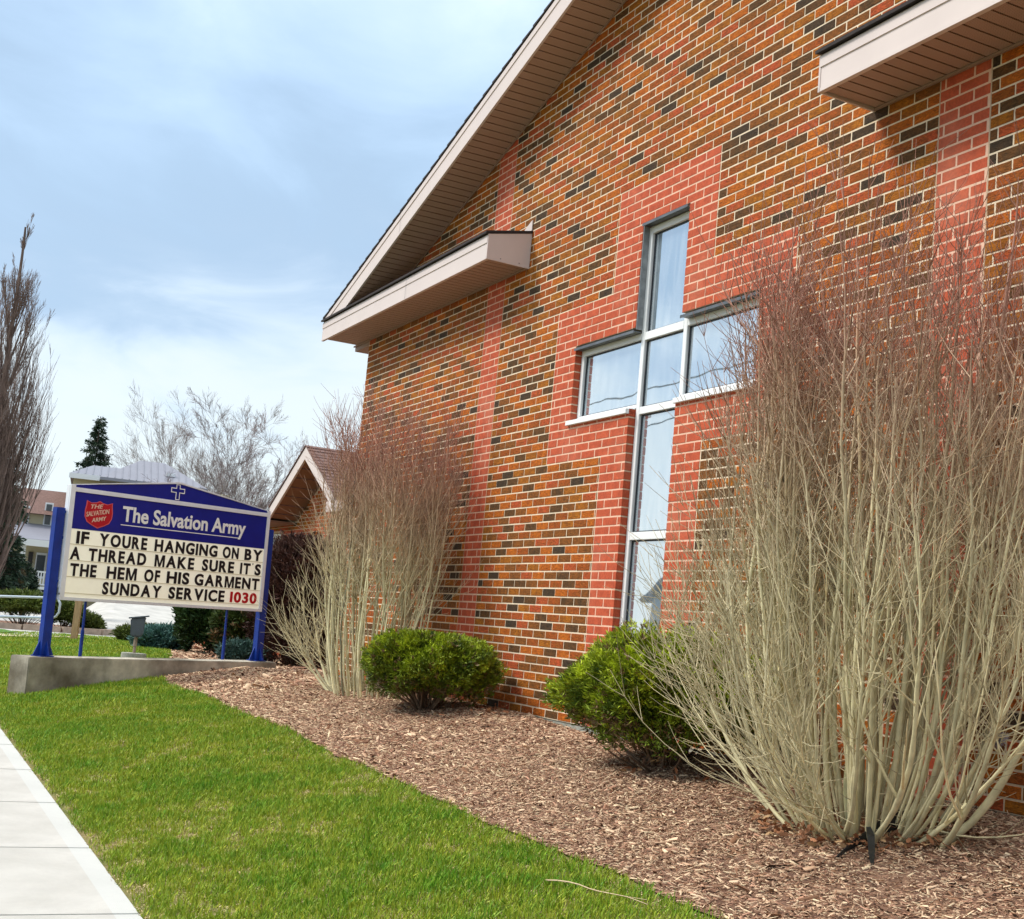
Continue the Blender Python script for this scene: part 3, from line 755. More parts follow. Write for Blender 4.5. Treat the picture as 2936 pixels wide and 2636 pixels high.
for u in (-1.122, .998):
    MB().cyl((u, .06, -.645), (u, .06, -.002), .015, n=10).cyl((u, .06, -.644), (u, .06, -.34), .021, n=10).build('support_pole', M['bluepost'], sign, smooth=False)
# the plinth under the sign
conm = mat('plinth_concrete', (.52, .48, .39), .92, color2=(.13, .11, .075), cscale=1.15, var=.28, vscale=7, bump=.004, bscale=30)
pl = MB(); pl.prism([(-1.865, -1.35), (1.81, -1.35), (1.81, -.657), (-1.865, -.653)], -.08, .30)
pl = pl.build('concrete_plinth', conm, None, bevel=.010); pl.matrix_world = SGM
tag(pl, 'stained grey concrete plinth wall under the blue sign', 'plinth')

# ------------------------------------------------------------------ branches
class Tubes:
    def __init__(s): s.V = []; s.F = []; s.C = []; s.n = 0
    def add(s, P, r, cols, k=4):
        """P (m,3) points, r (m,) radii, cols (m,3)"""
        P = np.asarray(P, float); m_ = len(P); T = np.gradient(P, axis=0); T /= np.linalg.norm(T, axis=1)[:, None]+1e-9
        ref = np.array([.31, .95, .05]) if abs(T[:, 1].mean()) < .85 else np.array([1., 0, .1])
        U = np.cross(T, ref); U /= np.linalg.norm(U, axis=1)[:, None]+1e-9; W = np.cross(T, U)
        a = np.arange(k)*2*np.pi/k
        ring = P[:, None, :]+r[:, None, None]*(U[:, None, :]*np.cos(a)[None, :, None]+W[:, None, :]*np.sin(a)[None, :, None])
        s.V.append(ring.reshape(-1, 3)); s.C.append(np.repeat(cols, k, axis=0))
        i = (np.arange(m_-1)[:, None]*k+np.arange(k)[None, :]).ravel(); j = (np.arange(m_-1)[:, None]*k+(np.arange(k)+1)[None, :] % k).ravel()
        s.F.append(np.stack([i, j, j+k, i+k], 1)+s.n); s.n += m_*k
    def build(s, name, m_, parent=None, kind=None, loc=None):
        V = np.concatenate(s.V)
        if loc is not None: V = V-np.asarray(loc)
        return link(name, mesh(name, V, np.concatenate(s.F), [m_], smooth=True, colr=np.concatenate(s.C)), parent, kind=kind)
def path(p, d, length, n, up=0., wob=.05, curve=None):
    P = [np.array(p, float)]; d = np.array(d, float); d /= np.linalg.norm(d); st_ = length/n
    for i in range(n):
        d = d+np.array([0, 0, up*st_])+rng.normal(0, wob, 3)*math.sqrt(st_)
        d /= np.linalg.norm(d); P.append(P[-1]+d*st_)
    return np.array(P)
OLIVE = np.array([.60, .545, .335]); REDB = np.array([.40, .205, .15]); GREYB = np.array([.52, .37, .24])
def tone(z, zt, r, base=None):
    t = np.clip((z/zt-.38)/.45, 0, 1)[:, None]; j_ = 1+rng.normal(0, .22)
    thin = np.clip((.006-r)/.004, 0, 1)[:, None]
    a = OLIVE*(1-.25*thin)+GREYB*.25*thin
    return np.clip((a*(1-t)+REDB*t)*j_, .02, .9)
def stem_shrub(name, label, cx_, cy_, zg, hgt, nst, spread, rad, side=8, twigs=4, lean=(0, 0), wallgap=.12, extra=(), asym=None, side_low=.25):
    root = empty(name, (cx_, cy_, zg), 0, label, 'shrub'); loc = (cx_, cy_, zg)
    tw = Tubes(); nstem = 0
    def wallfix(P):
        P[:, 1] = np.minimum(P[:, 1], -wallgap+0*P[:, 1]+rng.uniform(0, .06)); return P
    for i in range(nst):
        a = rng.uniform(0, 2*math.pi); q = math.sqrt(rng.uniform(0, 1))
        if i < len(extra): bx, by, az, lean0, hh, r0 = extra[i]; p0 = np.array([bx, by, gz(bx, by)-.03]); d = np.array([math.cos(az)*math.sin(lean0), math.sin(az)*math.sin(lean0), math.cos(lean0)]); H_ = hh; up = 1.5
        else:
            p0 = np.array([cx_+rad[0]*q*math.cos(a), cy_+rad[1]*q*math.sin(a), 0]); p0[2] = gz(p0[0], p0[1])-.03
            th = spread*(.15+.85*q)*rng.uniform(.6, 1.25)
            d = np.array([math.cos(a)*math.sin(th)+lean[0], math.sin(a)*math.sin(th)*.6+lean[1], math.cos(th)])
            H_ = hgt*rng.uniform(.72, 1.02)*(1-.10*q); up = .9+1.5*q; r0 = rng.choice([rng.uniform(.005, .009), rng.uniform(.008, .013)])
        n = 22; P = wallfix(path(p0, d, H_, n, up=up*.75, wob=.15)); z = P[:, 2]-zg
        t = np.linspace(0, 1, n+1); r = (r0*(1-t)**.8+.0016)*(1+.13*rng.choice([-1, 0, 0, 1], n+1))
        tb = Tubes(); tb.add(P, r, tone(z, hgt, r), 6)
        # stub ends and buds along the stem
        tb.build('stem', M['bark'], root, loc=loc)
        for _ in range(5):          # short dead spurs low on the cane
            h = rng.integers(1, n-6); v = rng.normal(0, 1, 3); v[2] = abs(v[2])*.6
            Q = wallfix(path(P[h], v, rng.uniform(.04, .22), 3, up=.8, wob=.3)); rq = np.linspace(.0026, .0012, 4); tw.add(Q, rq, tone(Q[:, 2]-zg, hgt, rq), 3)
        for j_ in range(side):
            f = side_low+(.93-side_low)*rng.uniform(0, 1)**.75; k_ = f*n; i0 = int(k_); pb = P[i0]+(P[min(i0+1, n)]-P[i0])*(k_-i0)
            T = P[min(i0+1, n)]-P[i0]; T = T/np.linalg.norm(T); v = rng.normal(0, 1, 3); v -= T*(v@T); v /= np.linalg.norm(v)
            an = rng.uniform(.3, .85); db = T*math.cos(an)+v*math.sin(an); Lb = rng.uniform(.35, 1.05)*hgt/3*(1.15-f*.6)
            if pb[2]+Lb > zg+hgt*1.04: Lb = max(.15, zg+hgt*1.04-pb[2])
            nb = 7; B = wallfix(path(pb, db, Lb, nb, up=1.0, wob=.10)); tbr = np.linspace(0, 1, nb+1)
            rb = max(.0022, r[i0]*rng.uniform(.35, .6))*(1-tbr*.75)+.0004
            tw.add(B, rb, tone(B[:, 2]-zg, hgt, rb), 4)
            for _ in range(rng.integers(max(1, twigs-2), twigs+2)):
                h = rng.integers(1, nb); T2 = B[h+1 if h < nb else h]-B[h-1]; T2 /= np.linalg.norm(T2)
                v = rng.normal(0, 1, 3); v -= T2*(v@T2); v /= np.linalg.norm(v); an = rng.uniform(.3, .9)
                Q = wallfix(path(B[h], T2*math.cos(an)+v*math.sin(an), rng.uniform(.08, .36), 4, up=1.3, wob=.16))
                rq = np.linspace(.0021, .0011, 5); tw.add(Q, rq, tone(Q[:, 2]-zg+.25, hgt, rq), 3)
    tw.build('twigs', M['bark'], root, kind='stuff', loc=loc)
    return root
# big bare shrub at the right, in front of the hall
ex = [(3.60, -.42, R(-20), R(20), 3.1, .024), (3.62, -.36, R(10), R(28), 3.2, .022), (3.55, -.40, R(60), R(12), 3.1, .019),
      (4.22, -.83, R(5), R(55), 2.6, .019), (4.25, -.85, R(-25), R(66), 1.5, .014), (4.1, -.9, R(-10), R(70), 1.4, .010),
      (4.0, -1.0, R(-25), R(62), 1.9, .013), (3.6, -1.0, R(185), R(60), 1.7, .011), (3.5, -.95, R(175), R(66), 1.5, .010),
      (3.7, -1.1, R(200), R(62), 1.4, .010), (3.9, -1.05, R(-40), R(60), 1.5, .010), (3.5, -1.0, R(190), R(72), 1.2, .008), (3.45, -.9, R(170), R(70), 1.6, .010)]
ex += [(3.8+.25*math.cos(a_), -.9+.12*math.sin(a_), a_, R(l_), h_, .007) for a_, l_, h_ in [(R(rng.uniform(150, 390)), rng.uniform(55, 78), rng.uniform(.8, 1.7)) for _ in range(12)]]
stem_shrub('bare_shrub', 'tallest bare shrub with pale stems and reddish tips, beside two black plastic strips', 3.80, -.86, -.13, 3.15, 118, .96, (.36, .25), side=13, twigs=6, side_low=.16, extra=ex)
ex1 = [(-3.75, -.75, R(185), R(64), .75, .020), (-3.8, -.72, R(180), R(75), .7, .017), (-3.85, -.8, R(190), R(55), 1.1, .018), (-3.85, -.8, R(200), R(70), .9, .016),
       (-3.85, -.8, R(178), R(48), 2.0, .016), (-3.8, -.75, R(182), R(40), 2.3, .016), (-3.75, -.8, R(215), R(60), .8, .014)]
stem_shrub('bare_shrub', 'bare shrub with cut low branches near the far corner of the hall', -3.30, -.64, -.05, 3.0, 84, .66, (.55, .26), side=12, twigs=6, side_low=.3, extra=ex1)

# ------------------------------------------------------------------ evergreens
def sprays(cent, dirs, n_leaf, ln, wd, cols, droop=.0):
    """clusters of narrow leaf blades; one triangle pair per blade"""
    n = len(cent); k = n*n_leaf
    c = np.repeat(cent, n_leaf, 0); d = np.repeat(dirs, n_leaf, 0)+rng.normal(0, .55, (k, 3)); d /= np.linalg.norm(d, axis=1)[:, None]
    s_ = np.cross(d, rng.normal(0, 1, (k, 3))); s_ /= np.linalg.norm(s_, axis=1)[:, None]
    L_ = ln*rng.uniform(.6, 1.3, k)[:, None]; w = wd*rng.uniform(.7, 1.3, k)[:, None]
    b = c+rng.normal(0, ln*.22, (k, 3)); bend = np.cross(d, s_)*L_*rng.uniform(-.25, .25, k)[:, None]
    p0 = b; p1 = b+d*L_*.5+s_*w+bend; p2 = b+d*L_; p3 = b+d*L_*.5-s_*w+bend
    V = np.stack([p0, p1, p2, p3], 1).reshape(-1, 3); F = np.arange(k*4).reshape(k, 4)
    C = np.repeat(np.repeat(cols, n_leaf, 0)*rng.uniform(.75, 1.3, (k, 1)), 4, 0)
    return V, F, C
def evergreen(name, label, cx_, cy_, zg, rx, ry, rz, n, c1, c2, ln=.05, wd=.006, cat='shrub', under=.25, flat=0, leafs=8, group=None, seed=1, trunk=True, brown=.0):
    rs = np.random.default_rng(seed); root = empty(name, (cx_, cy_, zg), 0, label, cat, group)
    th = rs.uniform(0, 2*np.pi, n); ph = np.arccos(rs.uniform(-.75, 1, n)); q = rs.uniform(.35, 1, n)**.45
    U = np.stack([np.sin(ph)*np.cos(th), np.sin(ph)*np.sin(th), np.cos(ph)], 1)
    lump = 1+.12*np.sin(3*th+seed)*np.sin(2.3*ph*2)+.09*np.sin(7*th+2*seed+4*ph)+.03*rs.normal(0, 1, n)
    hc = rz*under
    P = U*q[:, None]*lump[:, None]*np.array([rx, ry, (rz-hc)/1.6])
    P[:, 2] += hc+(rz-hc)*.45
    if flat: P[:, 2] = np.minimum(P[:, 2], rz*(1-.12*rs.random(n)))
    keep = (P[:, 2] > .03) & ~((P[:, 2] < rz*.45) & (rs.random(n) < .45)); P = P[keep]; U = U[keep]; q = q[keep]
    # clump colour: whole neighbourhoods yellower or darker, darkest low down and inside
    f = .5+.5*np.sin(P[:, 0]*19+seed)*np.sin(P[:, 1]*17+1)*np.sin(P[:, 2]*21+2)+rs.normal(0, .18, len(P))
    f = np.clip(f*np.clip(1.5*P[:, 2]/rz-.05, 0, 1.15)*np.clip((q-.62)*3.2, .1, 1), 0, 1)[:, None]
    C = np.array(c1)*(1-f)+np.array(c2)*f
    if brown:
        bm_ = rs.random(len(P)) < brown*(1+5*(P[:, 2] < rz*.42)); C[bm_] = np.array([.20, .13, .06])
    D = U*np.array([1, 1, .5])+np.array([0, 0, .55])
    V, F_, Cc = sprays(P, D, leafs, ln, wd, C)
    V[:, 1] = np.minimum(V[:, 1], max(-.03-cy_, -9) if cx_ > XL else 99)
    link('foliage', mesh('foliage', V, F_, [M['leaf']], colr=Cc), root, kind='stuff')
    if trunk:
        tw = Tubes()
        for _ in range(60):
            a = rs.uniform(0, 2*np.pi); e_ = rs.uniform(.25, 1.35)
            d = np.array([math.cos(a)*math.sin(e_)*rx, math.sin(a)*math.sin(e_)*ry, math.cos(e_)*rz]); l_ = np.linalg.norm(d)*rs.uniform(.6, 1.0)
            Pp = path((rs.normal(0, .04), rs.normal(0, .04), -.02), d, l_, 7, wob=.25, up=.3); Pp[:, 2] = np.maximum(Pp[:, 2], .01)
            Pp[:, 1] = np.minimum(Pp[:, 1], -.03-cy_ if cx_ > XL else 99)
            tw.add(Pp, np.linspace(.014, .003, 8)*rs.uniform(.5, 1.1), np.tile([.17, .11, .07], (8, 1)), 4)
        tw.build('branches', M['bark'], root)
    return root
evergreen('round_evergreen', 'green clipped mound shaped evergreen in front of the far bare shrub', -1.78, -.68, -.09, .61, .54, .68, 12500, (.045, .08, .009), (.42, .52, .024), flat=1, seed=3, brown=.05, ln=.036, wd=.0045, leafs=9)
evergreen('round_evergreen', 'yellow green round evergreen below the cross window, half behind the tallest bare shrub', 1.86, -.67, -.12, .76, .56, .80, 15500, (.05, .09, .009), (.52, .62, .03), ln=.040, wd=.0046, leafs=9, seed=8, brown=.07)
# planting behind the sign
def at(px, D, dz=0): x, y = bear(px, D); return x, y, gz(x, y)+dz
def ev(name, label, px, D, rx, ry, rz, n, c1, c2, **k):
    x, y, z = at(px, D); return evergreen(name, label, x, y, z-.02, rx, ry, rz, n, c1, c2, **k)
ev('conifer_hedge', 'tall dark green conifer hedge bush behind the sign, right of the floodlight', 640, 24.5, 1.0, .80, 1.4, 5200, (.018, .045, .012), (.055, .11, .016), ln=.10, wd=.016, seed=11, under=.1, flat=1)
ev('conifer_hedge', 'dull olive conifer bush behind the right sign post', 715, 23.5, .55, .55, 1.15, 3200, (.03, .055, .014), (.09, .13, .025), ln=.10, wd=.016, seed=12, under=.1, flat=1, brown=.06)
ev('barberry_hedge', 'dark reddish brown leafless hedge between the sign and the far bare shrub', 850, 20.5, 1.05, .60, 2.0, 6500, (.045, .018, .014), (.10, .042, .028), ln=.10, wd=.009, seed=13, under=.05, flat=1)
ev('blue_juniper', 'blue green spreading juniper left of the dark conifer hedge', 480, 25.5, .60, .5, .38, 2000, (.05, .12, .105), (.15, .29, .25), ln=.10, wd=.012, seed=14, under=.0)
ev('blue_juniper', 'small blue green juniper at the foot of the right sign post', 715, 20.5, .50, .35, .30, 1100, (.035, .075, .065), (.09, .17, .14), ln=.08, wd=.010, seed=15, under=.0)
ev('low_juniper', 'low yellow green mound juniper behind the floodlight', 440, 31, 1.15, .7, .34, 2400, (.035, .055, .010), (.13, .17, .025), ln=.11, wd=.014, seed=16, under=.0)

# ------------------------------------------------------------------ floodlight, wooden post, rail
x, y, z = at(403, 20.6)
fl = empty('floodlight', (x, y, z), math.atan2(CM[1]-y, CM[0]-x)+R(90), 'grey box floodlight on a short stem set in a round concrete footing', 'floodlight')
MB().cyl((0, 0, -.1), (0, 0, .115), .185, n=28).build('footing', M['foundation'], fl, bevel=.006)
MB().cyl((0, 0, .115), (0, 0, .26), .022, n=10).cyl((0, 0, .22), (0, 0, .36), .03, .025, n=10).build('stem', M['timber'], fl)
hd = MB()
hd.prism([(-.085, .37), (.05, .345), (.10, .40), (.105, .60), (.12, .66), (-.11, .62)], -.085, .10)
hd = hd.build('lamp_head', M['lamp'], fl, bevel=.014)
MB().cyl((.02, -.086, .42), (.02, -.10, .42), .05, n=16).build('knuckle', M['lamp'], hd, bevel=.004)
MB().box(-.14, .16, -.105, .12, -.010, .010, M=Matrix.Translation((0, 0, .65)) @ Matrix.Rotation(R(-10), 4, 'Y')).build('visor', M['lamp'], hd, bevel=.004)
x, y, z = at(228, 29)
wp = MB().prism([(-.065, -.2), (.065, -.2), (.075, 1.2), (-.055, 1.2)], -.06, .06).build('wooden_post', M['wood'], None, bevel=.008, loc=(x, y, z))
wp.rotation_euler = (0, 0, R(70)); tag(wp, 'weathered square wooden post on the lawn behind the sign', 'post')
def pipe(P, r, n=8):
    t = Tubes(); P = np.array(P); t.add(P, np.full(len(P), r), np.ones((len(P), 3)), n); return t
D0 = 30; ax_, ay_, az_ = at(-60, D0); bx_, by_, bz_ = at(160, D0-.5)
rl = empty('handrail', (ax_, ay_, az_), 0, 'pale blue grey pipe handrail left of the sign', 'handrail')
u = np.array([bx_-ax_, by_-ay_, 0]); Ln = np.linalg.norm(u); u /= Ln
def rp(s_, h): return np.array([ax_, ay_, az_])+u*s_+np.array([0, 0, h+.06*s_])
LOC = (ax_, ay_, az_)
loop = [rp(0, .86), rp(Ln*.5, .86), rp(Ln, .86), rp(Ln+.07, .83), rp(Ln+.12, .74), rp(Ln+.12, .56), rp(Ln+.07, .47), rp(Ln, .44), rp(Ln*.5, .44), rp(0, .44)]
pipe(loop, .026).build('rail', M['rail'], rl, loc=LOC)
for s_ in (.35, Ln-.15): pipe([rp(s_, -.15), rp(s_, .4), rp(s_, .86)], .026).build('rail_post', M['rail'], rl, loc=LOC)

# ------------------------------------------------------------------ driveway, path and timber edged island
def quad_sheet(name, pix, off, material, label=None):
    V = []
    for px, D in pix:
        x, y = bear(px, D); V.append((x, y, gz(x, y)+off))
    return tag(link(name, mesh(name, V, [tuple(range(len(V)))], [material])), kind='structure')
dr = []
for px in np.linspace(-120, 900, 40): dr.append((px, 33 if px > 60 else 33+(60-px)*.012))
V = []; F = []
nD = 24; Ds = 31.5*(75/31.5)**np.linspace(0, 1, nD)
for px in np.linspace(-300, 900, 60):
    for D in Ds:
        x, y = bear(px, D); V.append((x, y, gz(x, y)+.03+1.25*max(0, (D-38)/37)**1.5*min(1, max(0, (px-230)/90))))
F = [(i*nD+j, (i+1)*nD+j, (i+1)*nD+j+1, i*nD+j+1) for i in range(59) for j in range(nD-1)]
tag(link('driveway', mesh('driveway', V, F, [conc])), kind='structure')
pathm = mat('path_tan', (.56, .47, .33), .9, var=.06, vscale=2)
V = []
n_ = 24
for i in range(n_+1):
    px = -200+560*i/n_; w = 1.5*(1-i/n_)**.6+.05
    for D in (31.0-w, 31.3): x, y = bear(px, D); V.append((x, y, gz(x, y)+.036))
tag(link('path', mesh('path', V, [(2*i, 2*i+2, 2*i+3, 2*i+1) for i in range(n_)], [pathm])), kind='structure')
# grass tongue left of the driveway
V = [];
for px, D in ((-300, 32.2), (-100, 32.2), (40, 32.3), (62, 33.0), (30, 35.5), (-100, 36.5), (-300, 37)):
    x, y = bear(px, D); V.append((x, y, gz(x, y)+.05))
tag(link('grass_verge', mesh('grass_verge', V, [tuple(range(len(V)))], [mat('verge_grass', (.07, .17, .015), .9, var=.3, vscale=8)])), kind='structure')
# timber edging: five beams end to end
isl = empty('timber_edging', (*at(150, 37)[:2], at(150, 37)[2]), 0, 'low edging of weathered timbers round the planting across the driveway', 'edging')
segp = [(-160, 37.6), (-30, 37.3), (80, 37), (190, 37), (300, 37.6), (350, 39)]
for (pa, Da), (pb, Db) in zip(segp[:-1], segp[1:]):
    a = Vector(at(pa, Da)); b = Vector(at(pb, Db)); d = (b-a); l_ = d.length-.02
    o = MB().box(0, l_, -.09, .09, -.02, .19).build('timber', M['timber'], isl, bevel=.012)
    o.location = a-isl.location; o.rotation_euler = (0, 0, math.atan2(d.y, d.x))
x, y, z = at(130, 39.5)
o = MB().cyl((0, 0, 0), (0, 0, .10), 2.6, n=40).build('planting_bed', mulchm, isl); o.location = Vector((x, y, z+.02))-isl.location; o.scale = (1, .8, 1)
ev('spreading_yew', 'open spreading yew left of the left sign post, behind the handrail', 75, 38.5, 1.05, .8, .95, 1500, (.045, .075, .012), (.15, .19, .03), ln=.13, wd=.016, seed=21, under=.55)
ev('spreading_yew', 'spreading yew between the left sign post and the wooden post', 195, 38.5, .60, .5, .80, 900, (.045, .075, .012), (.15, .18, .03), ln=.13, wd=.016, seed=22, under=.4)
ev('spreading_yew', 'small yellow green yew right of the wooden post', 262, 38.8, .42, .4, .52, 600, (.05, .08, .012), (.14, .17, .03), ln=.12, wd=.015, seed=23, under=.1)
ev('round_shrub', 'very dark green rounded shrub in front of the white porch', 35, 70, 1.0, 1.0, 2.3, 1500, (.008, .020, .010), (.018, .040, .015), ln=.2, wd=.05, seed=24, under=.05)
ev('round_shrub', 'brownish rounded shrub at the left picture edge before the porch', 8, 66, .9, .9, 2.2, 1200, (.045, .035, .015), (.09, .07, .025), ln=.2, wd=.05, seed=25, under=.05)

# ------------------------------------------------------------------ the house across the driveway
HD = 85
hx, hy = bear(250, HD); yaw = math.atan2(CM[1]-hy, CM[0]-hx)+R(90)      # local -y looks at the camera
HZ = gz(hx, hy); S_ = HD/3769.33
def hu(px, sh=42): return (px-sh-250)*S_
def hz(px, py): return (1650+.0885*(px+420)-py)*S_*1.01+CM[2]-HZ
house = empty('house', (hx, hy, HZ), yaw, 'pale yellow two storey house with a mauve metal roof and white porch', 'house')
def hip(name, x0, x1, y0, y1, ze, zr, rx0, rx1, m_, par):
    ym = (y0+y1)/2
    V = [(x0, y0, ze), (x1, y0, ze), (x1, y1, ze), (x0, y1, ze), (rx0, ym, zr), (rx1, ym, zr),
         (x0, y0, ze-.18), (x1, y0, ze-.18), (x1, y1, ze-.18), (x0, y1, ze-.18)]
    F = [(0, 1, 5, 4), (1, 2, 5), (2, 3, 4, 5), (3, 0, 4), (6, 7, 1, 0), (7, 8, 2, 1), (8, 9, 3, 2), (9, 6, 0, 3), (9, 8, 7, 6)]
    r_ = link(name, mesh(name, V, F, [m_]), par)
    # standing seams on the front and right slopes
    n = int((x1-x0)/.42); mb = MB()
    for i in range(1, n):
        x = x0+(x1-x0)*i/n
        t = 1.0 if rx0 <= x <= rx1 else ((x-x0)/(rx0-x0) if x < rx0 else (x1-x)/(x1-rx1))
        a = Vector((x, y0, ze+.02)); b = Vector((x, y0+(ym-y0)*t, ze+(zr-ze)*t+.02))
        mb.cyl(a, b, .03, n=4)
    mb.build('seam', m_, r_, kind='stuff')
    return r_
def hbox(name, m_, *a): return MB().box(*a).build(name, m_, house)
ze = hz(330, 1392); 
hbox('wall', M['siding'], hu(330), hu(640), .6, 9, 0, ze-.2)
hip('roof', hu(285), hu(575), 0, 10, ze, hz(428, 1322), hu(392), hu(462), M['roofmetal'], house)
ze2 = hz(250, 1378)
hbox('wall', M['siding'], hu(215), hu(330)-.01, 2.2, 9, 0, ze2-.2)
hip('roof', hu(205), hu(345), 1.4, 9.5, ze2, hz(280, 1337), hu(262), hu(345), M['roofmetal'], house)
hbox('eave_board', M['housewhite'], hu(203), hu(345), 1.36, 1.395, ze2-.32, ze2)
hbox('wall', M['siding'], hu(85), hu(215)-.01, 2.6, 9, 0, hz(150, 1490))
MB().prism([(1.9, hz(150, 1490)), (5.5, hz(150, 1412)), (9.2, hz(150, 1490)), (5.5, hz(150, 1425))], hu(75), hu(216), axis=0).build('lower_roof', M['shingle_brown'], house)
hbox('dormer_vent', M['housewhite'], hu(463), hu(487), 1.7, 2.6, hz(470, 1376), hz(470, 1366))
for (a, b, t, c_) in ((150, 172, 1455, 1520), (95, 112, 1465, 1530)):
    f = hbox('window', M['housewhite'], hu(a), hu(b), 2.5, 2.595, hz(a, c_), hz(a, t))
    MB().box(hu(a)+.08, hu(b)-.08, 2.47, 2.497, hz(a, c_)+.1, hz(a, t)-.1).build('pane', M['glassdark'], f)
# porch
zf = hz(100, 1682); zr0 = hz(120, 1562)
MB().prism([(-1.3, zr0), (2.59, zr0+1.1), (2.59, zr0+1.0), (-1.3, zr0-.25)], hu(-60, 10), hu(215, 10), axis=0).build('porch_roof', M['roofmetal'], house)
hbox('porch_fascia', M['housewhite'], hu(-60, 10), hu(215, 10), -1.34, -1.305, zr0-.42, zr0-.02)
hbox('porch_floor', M['housewhite'], hu(-60, 10), hu(215, 10), -1.15, 2.59, zf-.18, zf)
for px in (-10, 30, 52, 84, 205):
    hbox('porch_column', M['housewhite'], hu(px, 10)-.14, hu(px, 10)+.14, -1.1, -.84, zf+.001, zr0-.2)
for a, b in ((88, 203), (-6, 28)):
    r_ = hbox('porch_railing', M['housewhite'], hu(a, 10), hu(b, 10), -1.0, -.92, zf+.82, zf+.92)
    MB().box(hu(a, 10), hu(b, 10), -1.0, -.92, zf+.08, zf+.15).build('bottom_rail', M['housewhite'], r_)
    x = hu(a, 10)+.08
    while x < hu(b, 10)-.05:
        MB().box(x, x+.07, -.98, -.94, zf+.1505, zf+.8195).build('baluster', M['housewhite'], r_); x += .165
lat = MB(); x = hu(80, 10)
while x < hu(210, 10):
    for s2 in (-1, 1):
        c_ = x+.16; h2 = (zf-.2)/2
        lat.prism([(c_-s2*.3-.03, .02), (c_-s2*.3+.03, .02), (c_+s2*.3+.03, zf-.2), (c_+s2*.3-.03, zf-.2)], -1.05-.011*s2, -1.04-.011*s2)
    x += .30
lat.build('lattice', M['housewhite'], house, kind='stuff')
hbox('porch_skirt', M['dark'], hu(78, 10), hu(212, 10), -.9, 2.5, 0, zf-.181)
d_ = hbox('door', M['dark'], hu(92, 10), hu(104, 10), 2.45, 2.595, zf+.002, zf+2.1)
f = hbox('window', M['housewhite'], hu(112, 10), hu(140, 10), 2.5, 2.595, zf+.5, zf+2.1)
MB().box(hu(115, 10), hu(137, 10), 2.46, 2.497, zf+.65, zf+1.95).build('pane', M['glassdark'], f)
for i in range(5):
    hbox('step', M['housewhite'], hu(50, 10), hu(82, 10), -1.16-.3*(i+1), -1.16-.3*i-.002, 0, zf-.18*(i+1))
# brown roofed neighbour seen through the bare tree
nx, ny_ = bear(60, 100); nb = empty('house', (nx, ny_, gz(nx, ny_)), yaw, 'brown roofed house seen through the bare columnar tree', 'house')
S2 = 100/3769.33
def nu(px): return (px-38-60)*S2
MB().box(nu(-80), nu(190), 0, 8, -.5, 5.0).build('wall', mat('tan_siding', (.40, .34, .27), .8, var=.1, vscale=1), nb)
MB().prism([(-.6, 5.1), (4, 7.4), (8.6, 5.1), (4, 7.2)], nu(-90), nu(205), axis=0).build('roof', mat('brown_roof', (.20, .12, .08), .9, var=.2, vscale=3), nb)
MB().box(nu(-90), nu(205), -.66, -.61, 4.85, 5.2).build('fascia', M['housewhite'], nb)

# ------------------------------------------------------------------ trees
def bare_tree(name, label, x, y, H, crown_w, trunk_r, levels, n0, angle, up, c, columnar=False, seed=5, thick=.012, start=.25, sub=5, gn=True):
    rs = np.random.default_rng(seed); z = gz(x, y); root = empty(name, (x, y, z), 0, label, 'tree'); c = np.array(c)
    tr = Tubes(); n = 14; P = path((0, 0, -.3), (.02, .01, 1), H*(.92 if columnar else .55), n, up=.4, wob=.02); r = np.linspace(trunk_r, trunk_r*.18, n+1)
    tr.add(P, r, np.tile(c, (n+1, 1)), 8); tr.build('trunk', M['barktree'], root)
    cr_ = Tubes()
    def grow(p, d, l_, r0, lev):
        k = 7; Q = path(p, d, l_, k, up=up/(l_+.6), wob=.07/(l_**.5+.2)); rr = np.linspace(r0, max(thick*.35, r0*.3), k+1)
        cc = np.tile(c*rs.uniform(.8, 1.25), (k+1, 1))*(1+.18*lev); cr_.add(Q, rr, np.clip(cc, 0, 1), 5 if lev < 2 else 3)
        if lev >= levels: return
        for _ in range(int(sub*rs.uniform(.7, 1.3))):
            h = rs.integers(1, k+1); T = Q[h]-Q[h-1]; T /= np.linalg.norm(T); v = rs.normal(0, 1, 3); v -= T*(v@T); v /= np.linalg.norm(v)
            an = angle*rs.uniform(.6, 1.3); grow(Q[h], T*math.cos(an)+v*math.sin(an), l_*rs.uniform(.42, .72)*(1.12-.45*h/k), max(thick*.7, rr[h]*.55), lev+1)
    for i in range(n0):
        f = rs.uniform(start, 1.0)**(2.0 if columnar else 1); k_ = min(int(f*n), n-1); a = i*2.4+rs.uniform(-.4, .4)
        an = (.38 if columnar else .75)*rs.uniform(.7, 1.25)*(1 if f < .9 else .6)
        d = np.array([math.cos(a)*math.sin(an), math.sin(a)*math.sin(an), math.cos(an)])
        l_ = (crown_w/math.sin(.42)*(1.05-f*.93)*rs.uniform(.6, 1.1) if columnar else H*.52*rs.uniform(.6, 1.15))
        grow(P[k_], d, l_, r[k_]*.45, 0)
    cr_.build('crown', M['barktree'], root, kind='stuff')
    return root
x, y = bear(-70, 45); bare_tree('columnar_tree', 'tall columnar bare tree with dense dark twigs at the left edge', x, y, 14.2, 2.2, .18, 3, 56, .34, 1.5, (.13, .09, .075), columnar=True, seed=31, thick=.0075, start=.05, sub=6)
x, y = bear(575, 100); bare_tree('bare_tree', 'wide spreading bare tree with pale branches above the sign', x, y, 15.4, 4, .26, 4, 22, .48, .25, (.15, .12, .11), seed=42, thick=.010, sub=6, start=.22)
x, y = bear(655, 70); bare_tree('bare_tree', 'smaller bare tree with dark forked trunk between the sign and the wing gable', x, y, 10.2, 3, .15, 4, 14, .55, .25, (.11, .085, .085), seed=43, thick=.011, sub=5, start=.25)
